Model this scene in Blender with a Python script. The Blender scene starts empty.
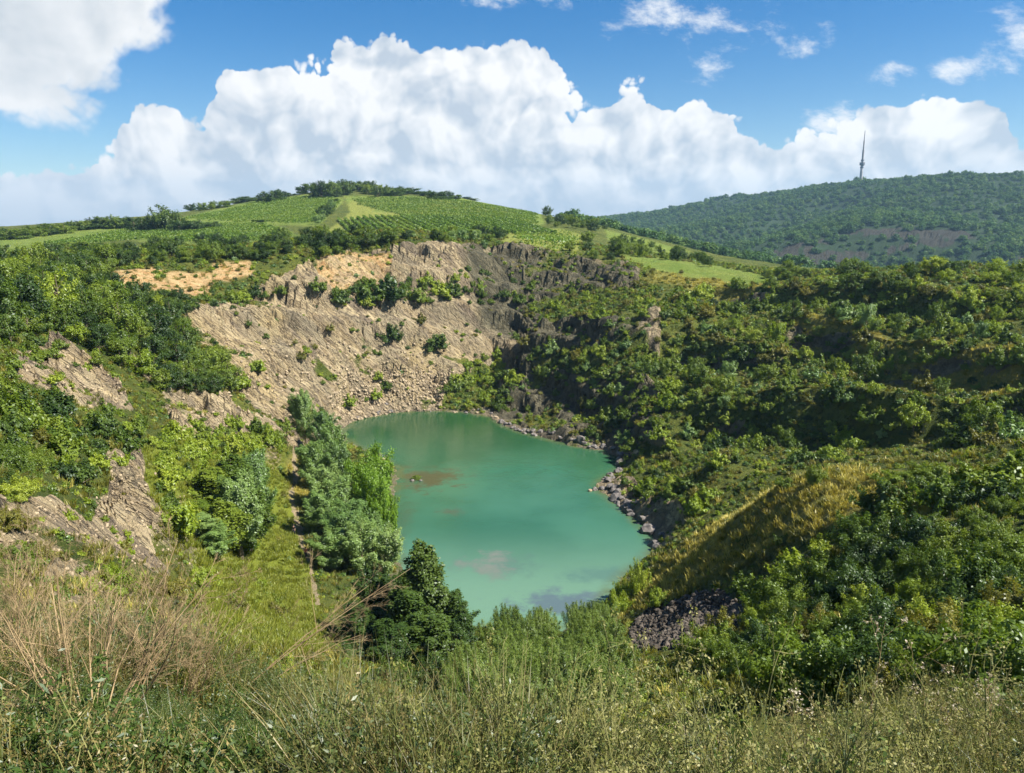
import bpy, math, random
import numpy as np
from mathutils import Vector, Matrix, Euler

SC = bpy.context.scene
COL = SC.collection
R = math.radians
rng = np.random.default_rng(11)
random.seed(11)

# ------------------------------------------------------------------ camera
CAMZ, FPX, PITCH = 46.0, 760.0, R(11.3)
cam_d = bpy.data.cameras.new('camera')
cam = bpy.data.objects.new('camera', cam_d)
COL.objects.link(cam)
cam.location = (0, 0, CAMZ)
cam.rotation_euler = (R(90) - PITCH, 0, 0)
cam_d.sensor_fit = 'HORIZONTAL'
cam_d.sensor_width = 36.0
cam_d.lens = 36.0 * FPX / 1024.0
cam_d.clip_start = 0.05
cam_d.clip_end = 20000
SC.camera = cam

# ------------------------------------------------------------------ light
SUN_EL, SUN_AZ = R(49), R(107)          # azimuth from +Y towards +X
sun_d = bpy.data.lights.new('sun', 'SUN')
sun_d.energy = 5.0
sun_d.angle = R(0.53)
sun_d.color = (1.0, 0.945, 0.84)
sun = bpy.data.objects.new('sun', sun_d)
COL.objects.link(sun)
sdir = Vector((math.sin(SUN_AZ) * math.cos(SUN_EL), math.cos(SUN_AZ) * math.cos(SUN_EL), math.sin(SUN_EL)))
sun.rotation_euler = sdir.to_track_quat('Z', 'Y').to_euler()
sun.location = (60, 0, 120)

vs = SC.view_settings
vs.view_transform = 'Standard'
vs.look = 'None'
vs.gamma = 1.0
vs.use_curve_mapping = False
vs.exposure = 1.22
SC.cycles.use_denoising = True
SC.cycles.max_bounces = 6
SC.cycles.diffuse_bounces = 3
SC.cycles.glossy_bounces = 2
SC.cycles.transmission_bounces = 3
SC.cycles.transparent_max_bounces = 4
SC.cycles.volume_bounces = 0
SC.cycles.use_adaptive_sampling = True
SC.cycles.adaptive_threshold = 0.02
SC.cycles.caustics_reflective = False
SC.cycles.caustics_refractive = False


# ------------------------------------------------------------------ projection helpers
CT, ST = math.cos(PITCH), math.sin(PITCH)


def ray(px, py):
    u = (np.asarray(px, float) - 512.0) / FPX
    v = (386.5 - np.asarray(py, float)) / FPX
    return u, CT + v * ST, -ST + v * CT


def at_y(px, py, Y):
    dx, dy, dz = ray(px, py)
    t = Y / dy
    return dx * t, dy * t, CAMZ + dz * t


def at_z(px, py, z):
    dx, dy, dz = ray(px, py)
    t = (z - CAMZ) / dz
    return dx * t, dy * t, CAMZ + dz * t


def to_px(x, y, z):
    x, y, z = np.asarray(x, float), np.asarray(y, float), np.asarray(z, float) - CAMZ
    d = np.maximum(y * CT - z * ST, 1e-3)
    h = y * ST + z * CT
    return 512 + FPX * x / d, 386.5 - FPX * h / d


def inpoly(px, py, poly):
    px, py = np.asarray(px, float), np.asarray(py, float)
    c = np.zeros(px.shape, bool)
    n = len(poly)
    for i in range(n):
        x0, y0 = poly[i]
        x1, y1 = poly[(i + 1) % n]
        if y0 == y1:
            continue
        m = ((y0 > py) != (y1 > py)) & (px < (x1 - x0) * (py - y0) / (y1 - y0) + x0)
        c ^= m
    return c


def poly_dist(x, y, poly):
    """signed distance to a polygon (negative inside)"""
    d = np.full(np.shape(x), 1e9)
    n = len(poly)
    for i in range(n):
        ax, ay = poly[i]
        bx, by = poly[(i + 1) % n]
        ex, ey = bx - ax, by - ay
        L = ex * ex + ey * ey + 1e-9
        t = np.clip(((x - ax) * ex + (y - ay) * ey) / L, 0, 1)
        d = np.minimum(d, np.hypot(x - ax - t * ex, y - ay - t * ey))
    return np.where(inpoly(x, y, poly), -d, d)


def sstep(a, b, x):
    t = np.clip((x - a) / (b - a), 0, 1)
    return t * t * (3 - 2 * t)


# ------------------------------------------------------------------ noise
def _hash(i, j, k, seed):
    h = (i * 374761393 + j * 668265263 + k * 2147483647 + seed * 1274126177) & 0xFFFFFFFF
    h = ((h ^ (h >> 13)) * 1274126177) & 0xFFFFFFFF
    h = ((h ^ (h >> 16)) * 2246822519) & 0xFFFFFFFF
    return ((h ^ (h >> 15)) & 0xFFFFFF).astype(np.float32) / float(0xFFFFFF)


def vn3(x, y, z, seed=0):
    x, y, z = (np.asarray(a, np.float64) for a in (x, y, z))
    i, j, k = (np.floor(a).astype(np.int64) for a in (x, y, z))
    fx, fy, fz = x - i, y - j, z - k
    fx, fy, fz = (f * f * f * (f * (f * 6 - 15) + 10) for f in (fx, fy, fz))
    r = 0
    for a in (0, 1):
        for b in (0, 1):
            for c in (0, 1):
                w = (fx if a else 1 - fx) * (fy if b else 1 - fy) * (fz if c else 1 - fz)
                r = r + w * _hash(i + a, j + b, k + c, seed)
    return r * 2 - 1


def vn2(x, y, seed=0):
    x, y = np.asarray(x, np.float64), np.asarray(y, np.float64)
    i, j = np.floor(x).astype(np.int64), np.floor(y).astype(np.int64)
    fx, fy = x - i, y - j
    fx, fy = (f * f * f * (f * (f * 6 - 15) + 10) for f in (fx, fy))
    k = np.zeros_like(i)
    return ((1 - fx) * (1 - fy) * _hash(i, j, k, seed) + fx * (1 - fy) * _hash(i + 1, j, k, seed)
            + (1 - fx) * fy * _hash(i, j + 1, k, seed) + fx * fy * _hash(i + 1, j + 1, k, seed)) * 2 - 1


def fbm2(x, y, o=4, seed=0):
    r, a, s = 0, 1.0, 0
    for q in range(o):
        r = r + a * vn2(x * 2 ** q, y * 2 ** q, seed + q)
        s += a
        a *= 0.5
    return r / s


# ------------------------------------------------------------------ node helpers
def mat(name):
    m = bpy.data.materials.new(name)
    m.use_nodes = True
    m.node_tree.nodes.clear()
    return m, NT(m.node_tree)


class NT:
    def __init__(s, tree):
        s.t = tree

    def n(s, typ, ins=None, **kw):
        nd = s.t.nodes.new(typ)
        for k, v in kw.items():
            setattr(nd, k, v)
        for k, v in (ins or {}).items():
            s.set(nd.inputs[k], v)
        return nd

    def set(s, sock, v):
        if isinstance(v, bpy.types.NodeSocket):
            s.t.links.new(v, sock)
        elif isinstance(v, bpy.types.Node):
            s.t.links.new(v.outputs[0], sock)
        else:
            try:
                sock.default_value = v
            except Exception:
                sock.default_value = tuple(v) + (1.0,) if len(v) == 3 else v

    def m(s, op, a, b=None, c=None, clamp=False):
        nd = s.n('ShaderNodeMath', operation=op)
        nd.use_clamp = clamp
        s.set(nd.inputs[0], a)
        if b is not None:
            s.set(nd.inputs[1], b)
        if c is not None:
            s.set(nd.inputs[2], c)
        return nd.outputs[0]

    def vm(s, op, a, b=None):
        nd = s.n('ShaderNodeVectorMath', operation=op)
        s.set(nd.inputs[0], a)
        if b is not None:
            if op == 'SCALE':
                s.set(nd.inputs['Scale'], b)
            else:
                s.set(nd.inputs[1], b)
        return nd.outputs[1] if op in ('LENGTH', 'DOT_PRODUCT') else nd.outputs[0]

    def ss(s, x, a, b, lo=0.0, hi=1.0):
        nd = s.n('ShaderNodeMapRange', interpolation_type='SMOOTHSTEP')
        for k, v in zip(('Value', 'From Min', 'From Max', 'To Min', 'To Max'), (x, a, b, lo, hi)):
            s.set(nd.inputs[k], v)
        return nd.outputs[0]

    def mix(s, f, a, b, blend='MIX'):
        nd = s.n('ShaderNodeMix', data_type='RGBA', blend_type=blend)
        s.set(nd.inputs[0], f)
        s.set(nd.inputs[6], a)
        s.set(nd.inputs[7], b)
        return nd.outputs[2]

    def noise(s, vec, scale, detail=4, rough=0.55, dist=0.0, out=0, dim='3D'):
        nd = s.n('ShaderNodeTexNoise', noise_dimensions=dim, ins={'Vector': vec, 'Scale': scale, 'Detail': detail, 'Roughness': rough, 'Distortion': dist})
        return nd.outputs[out]

    def xyz(s, x=0.0, y=0.0, z=0.0):
        return s.n('ShaderNodeCombineXYZ', {0: x, 1: y, 2: z}).outputs[0]

    def attr(s, name, out='Fac'):
        return s.n('ShaderNodeAttribute', attribute_name=name).outputs[out]


# ------------------------------------------------------------------ sky with cumulus clouds
W = bpy.data.worlds.new('World')
SC.world = W
W.use_nodes = True
W.node_tree.nodes.clear()
w = NT(W.node_tree)


def azel(px, py):
    dx, dy, dz = ray(px, py)
    return math.atan2(dx, dy), dz / math.hypot(dx, dy)


sky = w.n('ShaderNodeTexSky', sky_type='NISHITA', sun_disc=False)
sky.sun_elevation = SUN_EL
sky.sun_rotation = SUN_AZ
sky.altitude = 200
sky.air_density = 1.0
sky.dust_density = 0.4
sky.ozone_density = 2.0
skyc = w.n('ShaderNodeHueSaturation', {'Hue': 0.505, 'Saturation': 1.50, 'Value': 0.66, 'Color': sky.outputs[0]}).outputs[0]
gen = w.n('ShaderNodeTexCoord').outputs['Generated']
sp = w.n('ShaderNodeSeparateXYZ', {0: gen})
hx, hy, hz = sp.outputs
az = w.m('ARCTAN2', hx, hy)
el = w.m('DIVIDE', hz, w.m('MAXIMUM', w.m('SQRT', w.m('ADD', w.m('MULTIPLY', hx, hx), w.m('MULTIPLY', hy, hy))), 0.02))
P = w.xyz(az, el, 0.0)


def billow(p, octaves=((11.0, 1.0), (25.0, 0.5), (58.0, 0.27), (130.0, 0.15))):
    """cauliflower relief: rounded cells of falling size"""
    warp = w.n('ShaderNodeTexNoise', {'Vector': w.vm('ADD', p, (4.3, 1.7, 0.0)), 'Scale': 9.0, 'Detail': 3.0}, noise_dimensions='2D')
    off = w.vm('SCALE', w.vm('SUBTRACT', warp.outputs['Color'], (0.5, 0.5, 0.5)), 0.05)
    q = w.vm('ADD', p, off)
    tot = None
    for sc_, amp in octaves:
        v = w.n('ShaderNodeTexVoronoi', {'Vector': q, 'Scale': sc_, 'Smoothness': 0.22}, feature='SMOOTH_F1', voronoi_dimensions='2D').outputs['Distance']
        r_ = w.m('MULTIPLY', w.m('SUBTRACT', 0.62, w.m('MULTIPLY', v, v)), amp)
        tot = r_ if tot is None else w.m('ADD', tot, r_)
    return tot


b0 = billow(P)
BIG = ((8.0, 1.0), (19.0, 0.55), (43.0, 0.32), (96.0, 0.15))
r0 = billow(P, BIG)
b1 = billow(w.vm('ADD', P, (0.016, 0.018, 0.0)), BIG)
fb = w.noise(P, 7.0, 7.0, 0.6, dim='2D')
fbf = w.noise(P, 26.0, 6.0, 0.62, dim='2D')

AZ0, AZ1 = -1.2, 1.2
bank = [(-600, 120), (-300, 160), (-120, 140), (-30, 158), (20, 168), (62, 172), (98, 160), (128, 124), (165, 92), (205, 92), (232, 62), (258, 64), (275, 52),
        (330, 50), (362, 56), (385, 44), (425, 33), (462, 42), (490, 52), (520, 50), (552, 68), (590, 86), (640, 80), (688, 88),
        (715, 104), (742, 118), (766, 140), (795, 139), (818, 130), (842, 112), (898, 98), (950, 95), (1002, 98), (1014, 135), (1040, 146),
        (1150, 120), (1350, 150), (1700, 170)]
cn = w.n('ShaderNodeFloatCurve', {'Factor': 1.0, 'Value': w.n('ShaderNodeMapRange', {'Value': az, 'From Min': AZ0, 'From Max': AZ1}).outputs[0]})
cv = cn.mapping.curves[0]
pts = [azel(*p) for p in bank]
pts = [((a - AZ0) / (AZ1 - AZ0), (e + 0.1) / 0.6) for a, e in pts if AZ0 < a < AZ1]
for a, e in pts[1:-1]:
    cv.points.new(a, e)
cv.points[0].location = (0.0, pts[0][1])
cv.points[len(cv.points) - 1].location = (1.0, pts[-1][1])
for p in cv.points:
    p.handle_type = 'AUTO_CLAMPED'
cn.mapping.update()
top = w.m('SUBTRACT', w.m('MULTIPLY', cn.outputs[0], 0.6), 0.1)
edge = w.m('ADD', w.m('MULTIPLY', w.m('SUBTRACT', b0, 0.80), 0.062), w.m('MULTIPLY', w.m('SUBTRACT', fbf, 0.5), 0.018))
depth = w.m('ADD', w.m('SUBTRACT', top, el), edge)                 # >0 inside the bank
a_bank = w.ss(depth, 0.0, 0.0065)


def ellipse(px, py, rx, ry):
    a, e = azel(px, py)
    dx = w.m('DIVIDE', w.m('SUBTRACT', az, a), rx / FPX)
    dy = w.m('DIVIDE', w.m('SUBTRACT', el, e), ry / FPX)
    return w.m('SUBTRACT', 1.0, w.m('SQRT', w.m('ADD', w.m('MULTIPLY', dx, dx), w.m('MULTIPLY', dy, dy))))


def union(lst):
    d = lst[0]
    for x in lst[1:]:
        d = w.m('MAXIMUM', d, x)
    return d


bigL = union([ellipse(20, 12, 122, 64), ellipse(-36, 66, 66, 42), ellipse(-170, 10, 180, 95), ellipse(95, -28, 62, 52)])
dL = w.m('ADD', bigL, w.m('ADD', w.m('MULTIPLY', w.m('SUBTRACT', fb, 0.5), 0.55), w.m('MULTIPLY', w.m('SUBTRACT', b0, 0.80), 0.38)))
a_L = w.ss(dL, 0.0, 0.22)
wisps = union([ellipse(650, 8, 62, 26), ellipse(735, 28, 55, 34), ellipse(706, 66, 32, 20), ellipse(808, 44, 38, 22), ellipse(520, -4, 70, 16),
               ellipse(885, 72, 32, 20), ellipse(950, 64, 24, 20), ellipse(1016, 42, 34, 28), ellipse(985, 48, 20, 22), ellipse(845, 120, 40, 20),
               ellipse(1180, 60, 120, 40), ellipse(-420, -60, 200, 60), ellipse(300, -260, 260, 50), ellipse(900, -300, 300, 60)])
fw = w.noise(w.vm('MULTIPLY', w.vm('ADD', P, w.xyz(w.m('MULTIPLY', el, 0.5), 0, 3.3)), (1.0, 1.7, 1.0)), 11.0, 8.0, 0.68, 0.1, dim='2D')
dW = w.m('ADD', w.m('MULTIPLY', w.m('SUBTRACT', wisps, 0.34), 1.1), w.m('MULTIPLY', w.m('SUBTRACT', fw, 0.5), 4.2))
a_W = w.m('MULTIPLY', w.ss(dW, 0.0, 1.25), 0.9)
# broken cloud all over the rest of the dome (behind and above the camera)
far_w = w.ss(w.m('ADD', w.m('ABSOLUTE', az), w.m('MULTIPLY', w.m('MAXIMUM', w.m('SUBTRACT', el, 0.4), 0.0), 3.0)), 0.95, 1.5)
a_F = w.m('MULTIPLY', w.ss(w.noise(gen, 2.6, 8.0, 0.6), 0.52, 0.66), far_w)

relief = w.m('SUBTRACT', r0, b1)
lump = w.noise(w.vm('ADD', P, (3.0, 7.1, 0.0)), 5.5, 4.0, 0.5, dim='2D')
near_top = w.ss(depth, 0.16, 0.0)
lit = w.m('ADD', w.m('ADD', w.m('MULTIPLY', relief, 1.75), w.m('MULTIPLY', w.m('SUBTRACT', lump, 0.5), 1.2)), w.m('ADD', 0.33, w.m('MULTIPLY', near_top, 0.36)))
lit = w.m('ADD', lit, w.m('MULTIPLY', w.m('SUBTRACT', fbf, 0.5), 0.16))
lit = w.m('MINIMUM', w.m('MAXIMUM', lit, 0.0), 1.0)
K = 5.2
c_lit = w.mix(lit, (0.56 * K, 0.64 * K, 0.74 * K), (1.02 * K, 1.02 * K, 1.02 * K))
low = w.ss(el, 0.10, 0.0)
c_bank = w.mix(w.m('MULTIPLY', low, 0.75), c_lit, (0.50 * K, 0.60 * K, 0.73 * K))
litL = w.m('MINIMUM', w.m('MAXIMUM', w.m('ADD', w.m('MULTIPLY', w.m('SUBTRACT', lump, 0.44), 2.4), w.m('ADD', w.m('MULTIPLY', relief, 0.7), w.ss(dL, 0.5, 0.0, 0.25, 0.75))), 0.0), 1.0)
c_L = w.mix(litL, (0.60 * K, 0.66 * K, 0.72 * K), (0.95 * K, 0.96 * K, 0.97 * K))
c = w.mix(w.m('MULTIPLY', w.ss(el, 0.25, -0.02), 0.20), skyc, (0.45 * K, 0.68 * K, 0.95 * K))
c = w.mix(a_F, c, (0.8 * K, 0.83 * K, 0.88 * K))
c = w.mix(a_W, c, (0.95 * K, 0.97 * K, 1.0 * K))
c = w.mix(a_L, c, c_L)
c = w.mix(a_bank, c, c_bank)
bg = w.n('ShaderNodeBackground', {'Color': c, 'Strength': 0.085})
w.n('ShaderNodeOutputWorld', {'Surface': bg.outputs[0]})
W.cycles.sampling_method = 'MANUAL'
W.cycles.sample_map_resolution = 512


# ------------------------------------------------------------------ terrain: control points seen in the photograph, each at its real distance
LAKE_PX = [(338, 432), (352, 421), (375, 416), (400, 412), (440, 411), (470, 413), (492, 417), (502, 425), (525, 433), (552, 440), (580, 447),
           (604, 450), (620, 458), (622, 468), (606, 478), (598, 487), (612, 499), (628, 512), (645, 527), (657, 540), (655, 552), (640, 565),
           (622, 580), (612, 592), (604, 606), (596, 622), (560, 633), (500, 633), (445, 622), (412, 588), (396, 560), (388, 535), (384, 512),
           (393, 494), (398, 470), (378, 456), (352, 445)]
LAKE = [tuple(float(c) for c in at_z(px, py, 0.0)[:2]) for px, py in LAKE_PX]

CZ = [(300, 440, 3.5), (290, 480, 3), (287, 520, 3), (305, 560, 3.2), (312, 600, 3.5), (340, 645, 6), (262, 530, 3.6), (255, 575, 4.5), (500, 405, 2),
      (560, 427, 3), (600, 440, 3.2), (640, 465, 3), (640, 500, 2.5), (465, 398, 2.5)]
CY = [  # pixel x, pixel y, distance
    (250, 620, 66), (200, 600, 50), (200, 480, 96), (215, 430, 118), (240, 400, 137), (180, 500, 86), (172, 540, 74), (230, 500, 100), (230, 560, 88),
    (150, 560, 52), (100, 530, 47), (50, 510, 43), (0, 500, 39), (150, 500, 62), (120, 445, 72), (60, 480, 51), (140, 620, 38), (60, 600, 31), (200, 640, 38),
    (0, 590, 25), (80, 440, 70), (80, 385, 95), (60, 355, 101), (130, 415, 95), (0, 420, 60), (0, 350, 84), (150, 450, 92), (165, 470, 82),
    (100, 320, 125), (0, 300, 115), (150, 350, 130), (200, 370, 142), (180, 410, 122), (50, 270, 190), (0, 262, 205), (150, 297, 168),
    (130, 288, 182), (130, 274, 187), (200, 284, 192), (200, 268, 199), (250, 285, 196), (250, 266, 208), (300, 285, 200), (300, 262, 212), (100, 250, 260), (200, 250, 270), (280, 248, 275),
    (190, 310, 165), (200, 340, 160), (250, 380, 158), (300, 420, 162), (260, 300, 186), (300, 350, 181), (350, 390, 186), (330, 306, 199),
    (400, 305, 214), (400, 340, 205), (430, 380, 206), (470, 380, 213), (330, 260, 213), (330, 290, 207), (390, 288, 222), (400, 251, 231), (455, 246, 241),
    (455, 276, 234), (480, 300, 236), (520, 300, 248), (520, 262, 260), (520, 250, 264), (580, 261, 256), (580, 280, 250), (625, 270, 236), (600, 292, 230), (480, 340, 226), (500, 370, 222),
    (540, 322, 216), (530, 342, 213), (620, 318, 196), (620, 345, 190), (575, 352, 200), (580, 368, 192), (530, 372, 208), (535, 392, 202), (560, 404, 190), (600, 418, 174), (640, 385, 168),
    (640, 400, 165), (640, 432, 152), (700, 300, 215), (680, 265, 262), (760, 278, 240), (700, 340, 182), (660, 360, 176), (700, 400, 150), (680, 450, 138),
    (660, 490, 121), (690, 500, 112), (760, 330, 176), (800, 313, 178), (810, 330, 168), (900, 345, 142), (1000, 362, 120), (900, 365, 132), (1000, 385, 112), (760, 400, 135), (850, 420, 114),
    (780, 450, 112), (720, 460, 118), (900, 440, 93), (1000, 430, 84), (880, 280, 180), (1000, 290, 160), (960, 310, 150), (820, 270, 230), (1060, 275, 190),
    (890, 480, 66), (830, 472, 72), (770, 488, 77), (720, 525, 81), (680, 555, 85), (650, 580, 88), (950, 468, 60), (1030, 450, 58), (830, 462, 95),
    (700, 512, 101), (760, 477, 100), (830, 540, 60), (800, 498, 70), (850, 500, 64), (765, 515, 75), (830, 600, 48), (750, 580, 66), (690, 600, 72), (680, 622, 65), (640, 640, 68), (620, 612, 81), (750, 650, 46), (680, 660, 52),
    (620, 680, 47), (900, 600, 44), (900, 680, 30), (1000, 560, 44), (1000, 650, 28), (800, 700, 27), (700, 720, 27), (540, 720, 41), (540, 640, 70),
    (460, 680, 60), (400, 700, 49), (340, 690, 38), (300, 705, 24), (480, 740, 33),
    # fields and the vineyard hill
    (20, 240, 420), (0, 255, 300), (100, 228, 480), (200, 228, 450), (200, 212, 600), (260, 200, 640), (340, 188, 680), (450, 196, 660), (530, 212, 620),
    (600, 225, 520), (660, 240, 440), (720, 258, 360), (765, 271, 300), (370, 225, 420), (420, 240, 330), (330, 240, 335), (250, 240, 330), (150, 246, 305),
    (560, 240, 330), (560, 226, 440), (500, 238, 320), (300, 215, 500), (640, 255, 300), (-100, 235, 420), (-200, 250, 300), (300, 203, 590), (420, 207, 560), (420, 222, 440),
    # the wooded mountain and its old quarry
    (600, 218, 2300), (700, 204, 2100), (800, 188, 1900), (863, 182, 1800), (905, 183, 1750), (940, 179, 1550), (1024, 177, 1450), (1150, 185, 1500), (1300, 215, 1600),
    (860, 203, 1420), (790, 223, 1330), (725, 243, 1230), (700, 226, 1750), (650, 224, 1950), (1000, 205, 1280), (930, 215, 1200), (1024, 230, 1080),
    (800, 261, 1000), (860, 269, 985), (950, 269, 950), (1015, 271, 900), (800, 241, 1035), (870, 229, 1060), (960, 237, 1010), (1010, 257, 925), (830, 283, 900), (740, 267, 1000), (700, 255, 1000),
]
C = [at_z(*p) for p in CZ] + [at_y(*p) for p in CY]
C += [(0, 0, 44.35), (0, 3, 43.3), (-3, 3, 43.7), (3, 3, 43.3), (0, 6, 41.1), (-4, 7, 41.7), (4.5, 7, 40.9), (0, 10, 37.6), (-8, 11, 39.7), (8, 11, 37.8), (-5, 10, 39.7), (-17, 12, 38.5), (17, 13, 37.2), (0, 15, 32.6), (-9, 18, 33.4),
      (8, 18, 32.2), (0, 24, 26.6), (24, 20, 34.5), (-8, 24, 29.5), (-25, 18, 37), (0, -8, 45), (0, -40, 46), (-60, -30, 46), (60, -30, 46), (-60, 20, 42), (55, 25, 40), (-110, 70, 42), (105, 80, 38),
      (-150, 140, 43), (150, 140, 38), (-400, 0, 40), (400, 0, 40), (0, -400, 44), (-300, 300, 40), (350, 300, 25), (500, 700, 5), (300, 600, 8), (150, 480, 22), (-100, 950, 62), (-400, 900, 40), (-300, 1600, 25), (100, 1400, 30),
      (0, -3000, 30), (-3000, 0, 20), (3000, 0, 20), (-2500, 3000, 15), (-600, 3500, 15), (600, 3600, 60), (1500, 3000, 60), (2600, 3000, 40), (0, 6000, 10), (-5000, 4000, 5), (5000, 4000, 5), (-4000, -4000, 5), (4000, -4000, 5)]
for i, (lx, ly) in enumerate(LAKE):
    C.append((lx, ly, 0.25))
C += [(-3, 110, -3), (-8, 150, -3), (2, 95, -2), (-15, 170, -3)]
C = np.array([[float(v) for v in c_] for c_ in C])


def rbf_fit(C):
    X = C[:, :2]
    D = np.hypot(X[:, None, 0] - X[None, :, 0], X[:, None, 1] - X[None, :, 1])
    n = len(X)
    A = np.zeros((n + 1, n + 1))
    A[:n, :n] = -np.sqrt(D * D + 2.0)
    rr = np.hypot(X[:, 0], X[:, 1])
    A[:n, :n] += np.diag(0.08 + rr * 0.0015)
    A[:n, n] = A[n, :n] = 1
    s = np.linalg.solve(A, np.concatenate([C[:, 2], [0]]))
    return s


SOL = rbf_fit(C)
CF = C[:, :2].astype(np.float32)


def base_h(x, y):
    x = np.asarray(x, np.float32)
    sh = x.shape
    x, y = x.ravel(), np.asarray(y, np.float32).ravel()
    out = np.empty(len(x), np.float32)
    s = SOL.astype(np.float32)
    for a in range(0, len(x), 40000):
        b = slice(a, a + 40000)
        acc = np.full(len(x[b]), s[-1], np.float32)
        for k in range(len(CF)):
            dx, dy = x[b] - CF[k, 0], y[b] - CF[k, 1]
            acc -= s[k] * np.sqrt(dx * dx + dy * dy + 2.0)
        out[b] = acc
    return out.reshape(sh)


# polar sheet, fine where the quarry is
azs = np.concatenate([np.arange(-180, -41, 2.5), np.arange(-41, 41.01, 0.115), np.arange(42.5, 179, 2.5)])
azs = np.radians(azs)
rs = [0.5]
while rs[-1] < 4200:
    r_ = rs[-1]
    rs.append(r_ + (r_ * 0.012 if r_ < 45 else 0.5 if r_ < 100 else 0.42 if r_ < 262 else min(r_ * 0.012, 60)))
rs = np.array(rs)
AZ, RR = np.meshgrid(azs, rs)
TX, TY = RR * np.sin(AZ), RR * np.cos(AZ)
CO = base_h(TX[::2, ::2], TY[::2, ::2])      # the smooth ground is evaluated on half the grid


def up2(C_, shp):
    o = np.empty(shp, np.float64)
    o[::2, ::2] = C_
    a = o[::2, ::2]
    o[1::2, ::2] = a[:o[1::2, ::2].shape[0]]
    if shp[0] % 2:
        o[1::2, ::2] = (a[:-1] + a[1:]) / 2
    else:
        o[1:-1:2, ::2] = (a[:-1] + a[1:]) / 2
    e = o[:, ::2]
    nc = o[:, 1::2].shape[1]
    o[:, 1::2] = e[:, :nc]
    k = min(nc, e.shape[1] - 1)
    o[:, 1:2 * k:2] = (e[:, :k] + e[:, 1:k + 1]) / 2
    return o


TZ = up2(CO, TX.shape)
# slope of the smooth ground
gr = np.gradient(TZ, rs, axis=0)
ga = np.gradient(TZ, azs, axis=1) / np.maximum(RR, 1)
SLOPE = np.hypot(gr, ga)
PXT, PYT = to_px(TX, TY, TZ)

# the mapped places (bare rock, orange earth, fields) as outlines, kept to their own distance
AREA = {}


def area(name, poly, y0, y1, soft=6.0):
    m = (TY > y0) & (TY < y1) & (np.abs(AZ) < 0.75)
    v = np.zeros(TX.shape)
    xs, ys = PXT[m], PYT[m]
    wob = np.clip(40.0 / np.maximum(TY[m], 30), 0.08, 1.0) * 14
    xs = xs + wob * fbm2(TX[m] * 0.18, TZ[m] * 0.25 + TY[m] * 0.1, 4, 3)
    ys = ys + wob * fbm2(TX[m] * 0.18 + 40, TZ[m] * 0.25 + TY[m] * 0.1, 4, 5)
    v[m] = sstep(soft / 2, -soft / 2, poly_dist(xs, ys, poly))
    AREA[name] = np.maximum(AREA.get(name, 0), v)


area('rock', [(182, 312), (232, 300), (262, 285), (318, 258), (360, 250), (440, 243), (470, 244), (470, 300), (520, 320), (515, 350), (450, 385), (440, 412), (345, 432), (300, 432), (262, 420), (232, 385), (205, 350)], 130, 260)
area('rock', [(180, 395), (225, 405), (300, 430), (330, 445), (290, 450), (265, 425), (215, 445), (180, 440), (160, 400)], 95, 170)
area('rock', [(15, 352), (70, 350), (110, 375), (135, 415), (100, 410), (40, 400), (10, 380)], 75, 115)
area('rock', [(0, 498), (60, 500), (90, 520), (118, 440), (140, 450), (150, 500), (150, 540), (170, 570), (190, 600), (180, 640), (60, 600), (0, 570)], 22, 80)
area('rock', [(462, 244), (560, 250), (640, 268), (640, 285), (590, 292), (540, 300), (540, 330), (480, 345), (462, 300)], 215, 275)
area('rock', [(520, 322), (660, 318), (660, 350), (520, 350)], 180, 225)
area('rock', [(500, 370), (660, 385), (665, 448), (600, 440), (545, 428), (500, 408)], 140, 215)
area('rock', [(770, 248), (830, 232), (870, 222), (960, 230), (1024, 250), (1060, 280), (900, 276), (800, 270)], 880, 1090, 3)
area('rock', [(590, 470), (625, 470), (690, 520), (660, 545), (610, 500)], 95, 140)
area('rock', [(480, 405), (520, 410), (620, 440), (640, 452), (600, 456), (500, 432)], 140, 215)
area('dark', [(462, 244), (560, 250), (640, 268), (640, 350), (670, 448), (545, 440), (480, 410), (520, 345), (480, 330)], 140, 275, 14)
area('scree', [(628, 628), (650, 596), (700, 588), (740, 600), (735, 630), (690, 648), (640, 652)], 50, 84, 8)
for pl in ([(106, 274), (150, 266), (166, 270), (168, 288), (150, 294), (106, 292)], [(168, 272), (212, 270), (214, 290), (206, 302), (170, 296)], [(212, 264), (252, 260), (254, 276), (214, 280)], [(318, 257), (360, 252), (392, 250), (394, 275), (375, 290), (330, 294), (317, 285)]):
    area('orange', pl, 165, 240, 4)
area('dry', [(735, 500), (770, 466), (850, 458), (900, 470), (898, 505), (845, 530), (775, 545), (700, 580), (640, 606), (616, 590), (680, 540)], 60, 95, 12)
area('dry', [(700, 265), (620, 258), (690, 262), (800, 290), (760, 300), (640, 280)], 215, 330, 8)
area('dry', [(790, 312), (840, 308), (900, 335), (1024, 345), (1024, 372), (900, 358), (830, 335)], 110, 190, 10)
area('lush', [(140, 450), (285, 430), (285, 500), (240, 560), (190, 590), (150, 540)], 60, 170, 12)
area('dry', [(270, 470), (300, 450), (312, 500), (285, 515), (268, 500)], 100, 150, 6)
area('lush', [(222, 490), (290, 505), (318, 600), (322, 655), (200, 650)], 36, 125, 8)
area('path', [(297, 430), (302, 430), (297, 470), (294, 505), (301, 530), (315, 580), (320, 605), (315, 606), (309, 580), (295, 535), (288, 505), (291, 470)], 70, 170, 2.0)
area('field', [(0, 238), (100, 228), (180, 222), (270, 222), (300, 236), (230, 246), (120, 240), (40, 250), (0, 252)], 255, 560, 4)
area('field', [(180, 218), (260, 199), (330, 193), (345, 200), (318, 226), (230, 224), (180, 224)], 380, 700, 3)
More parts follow.
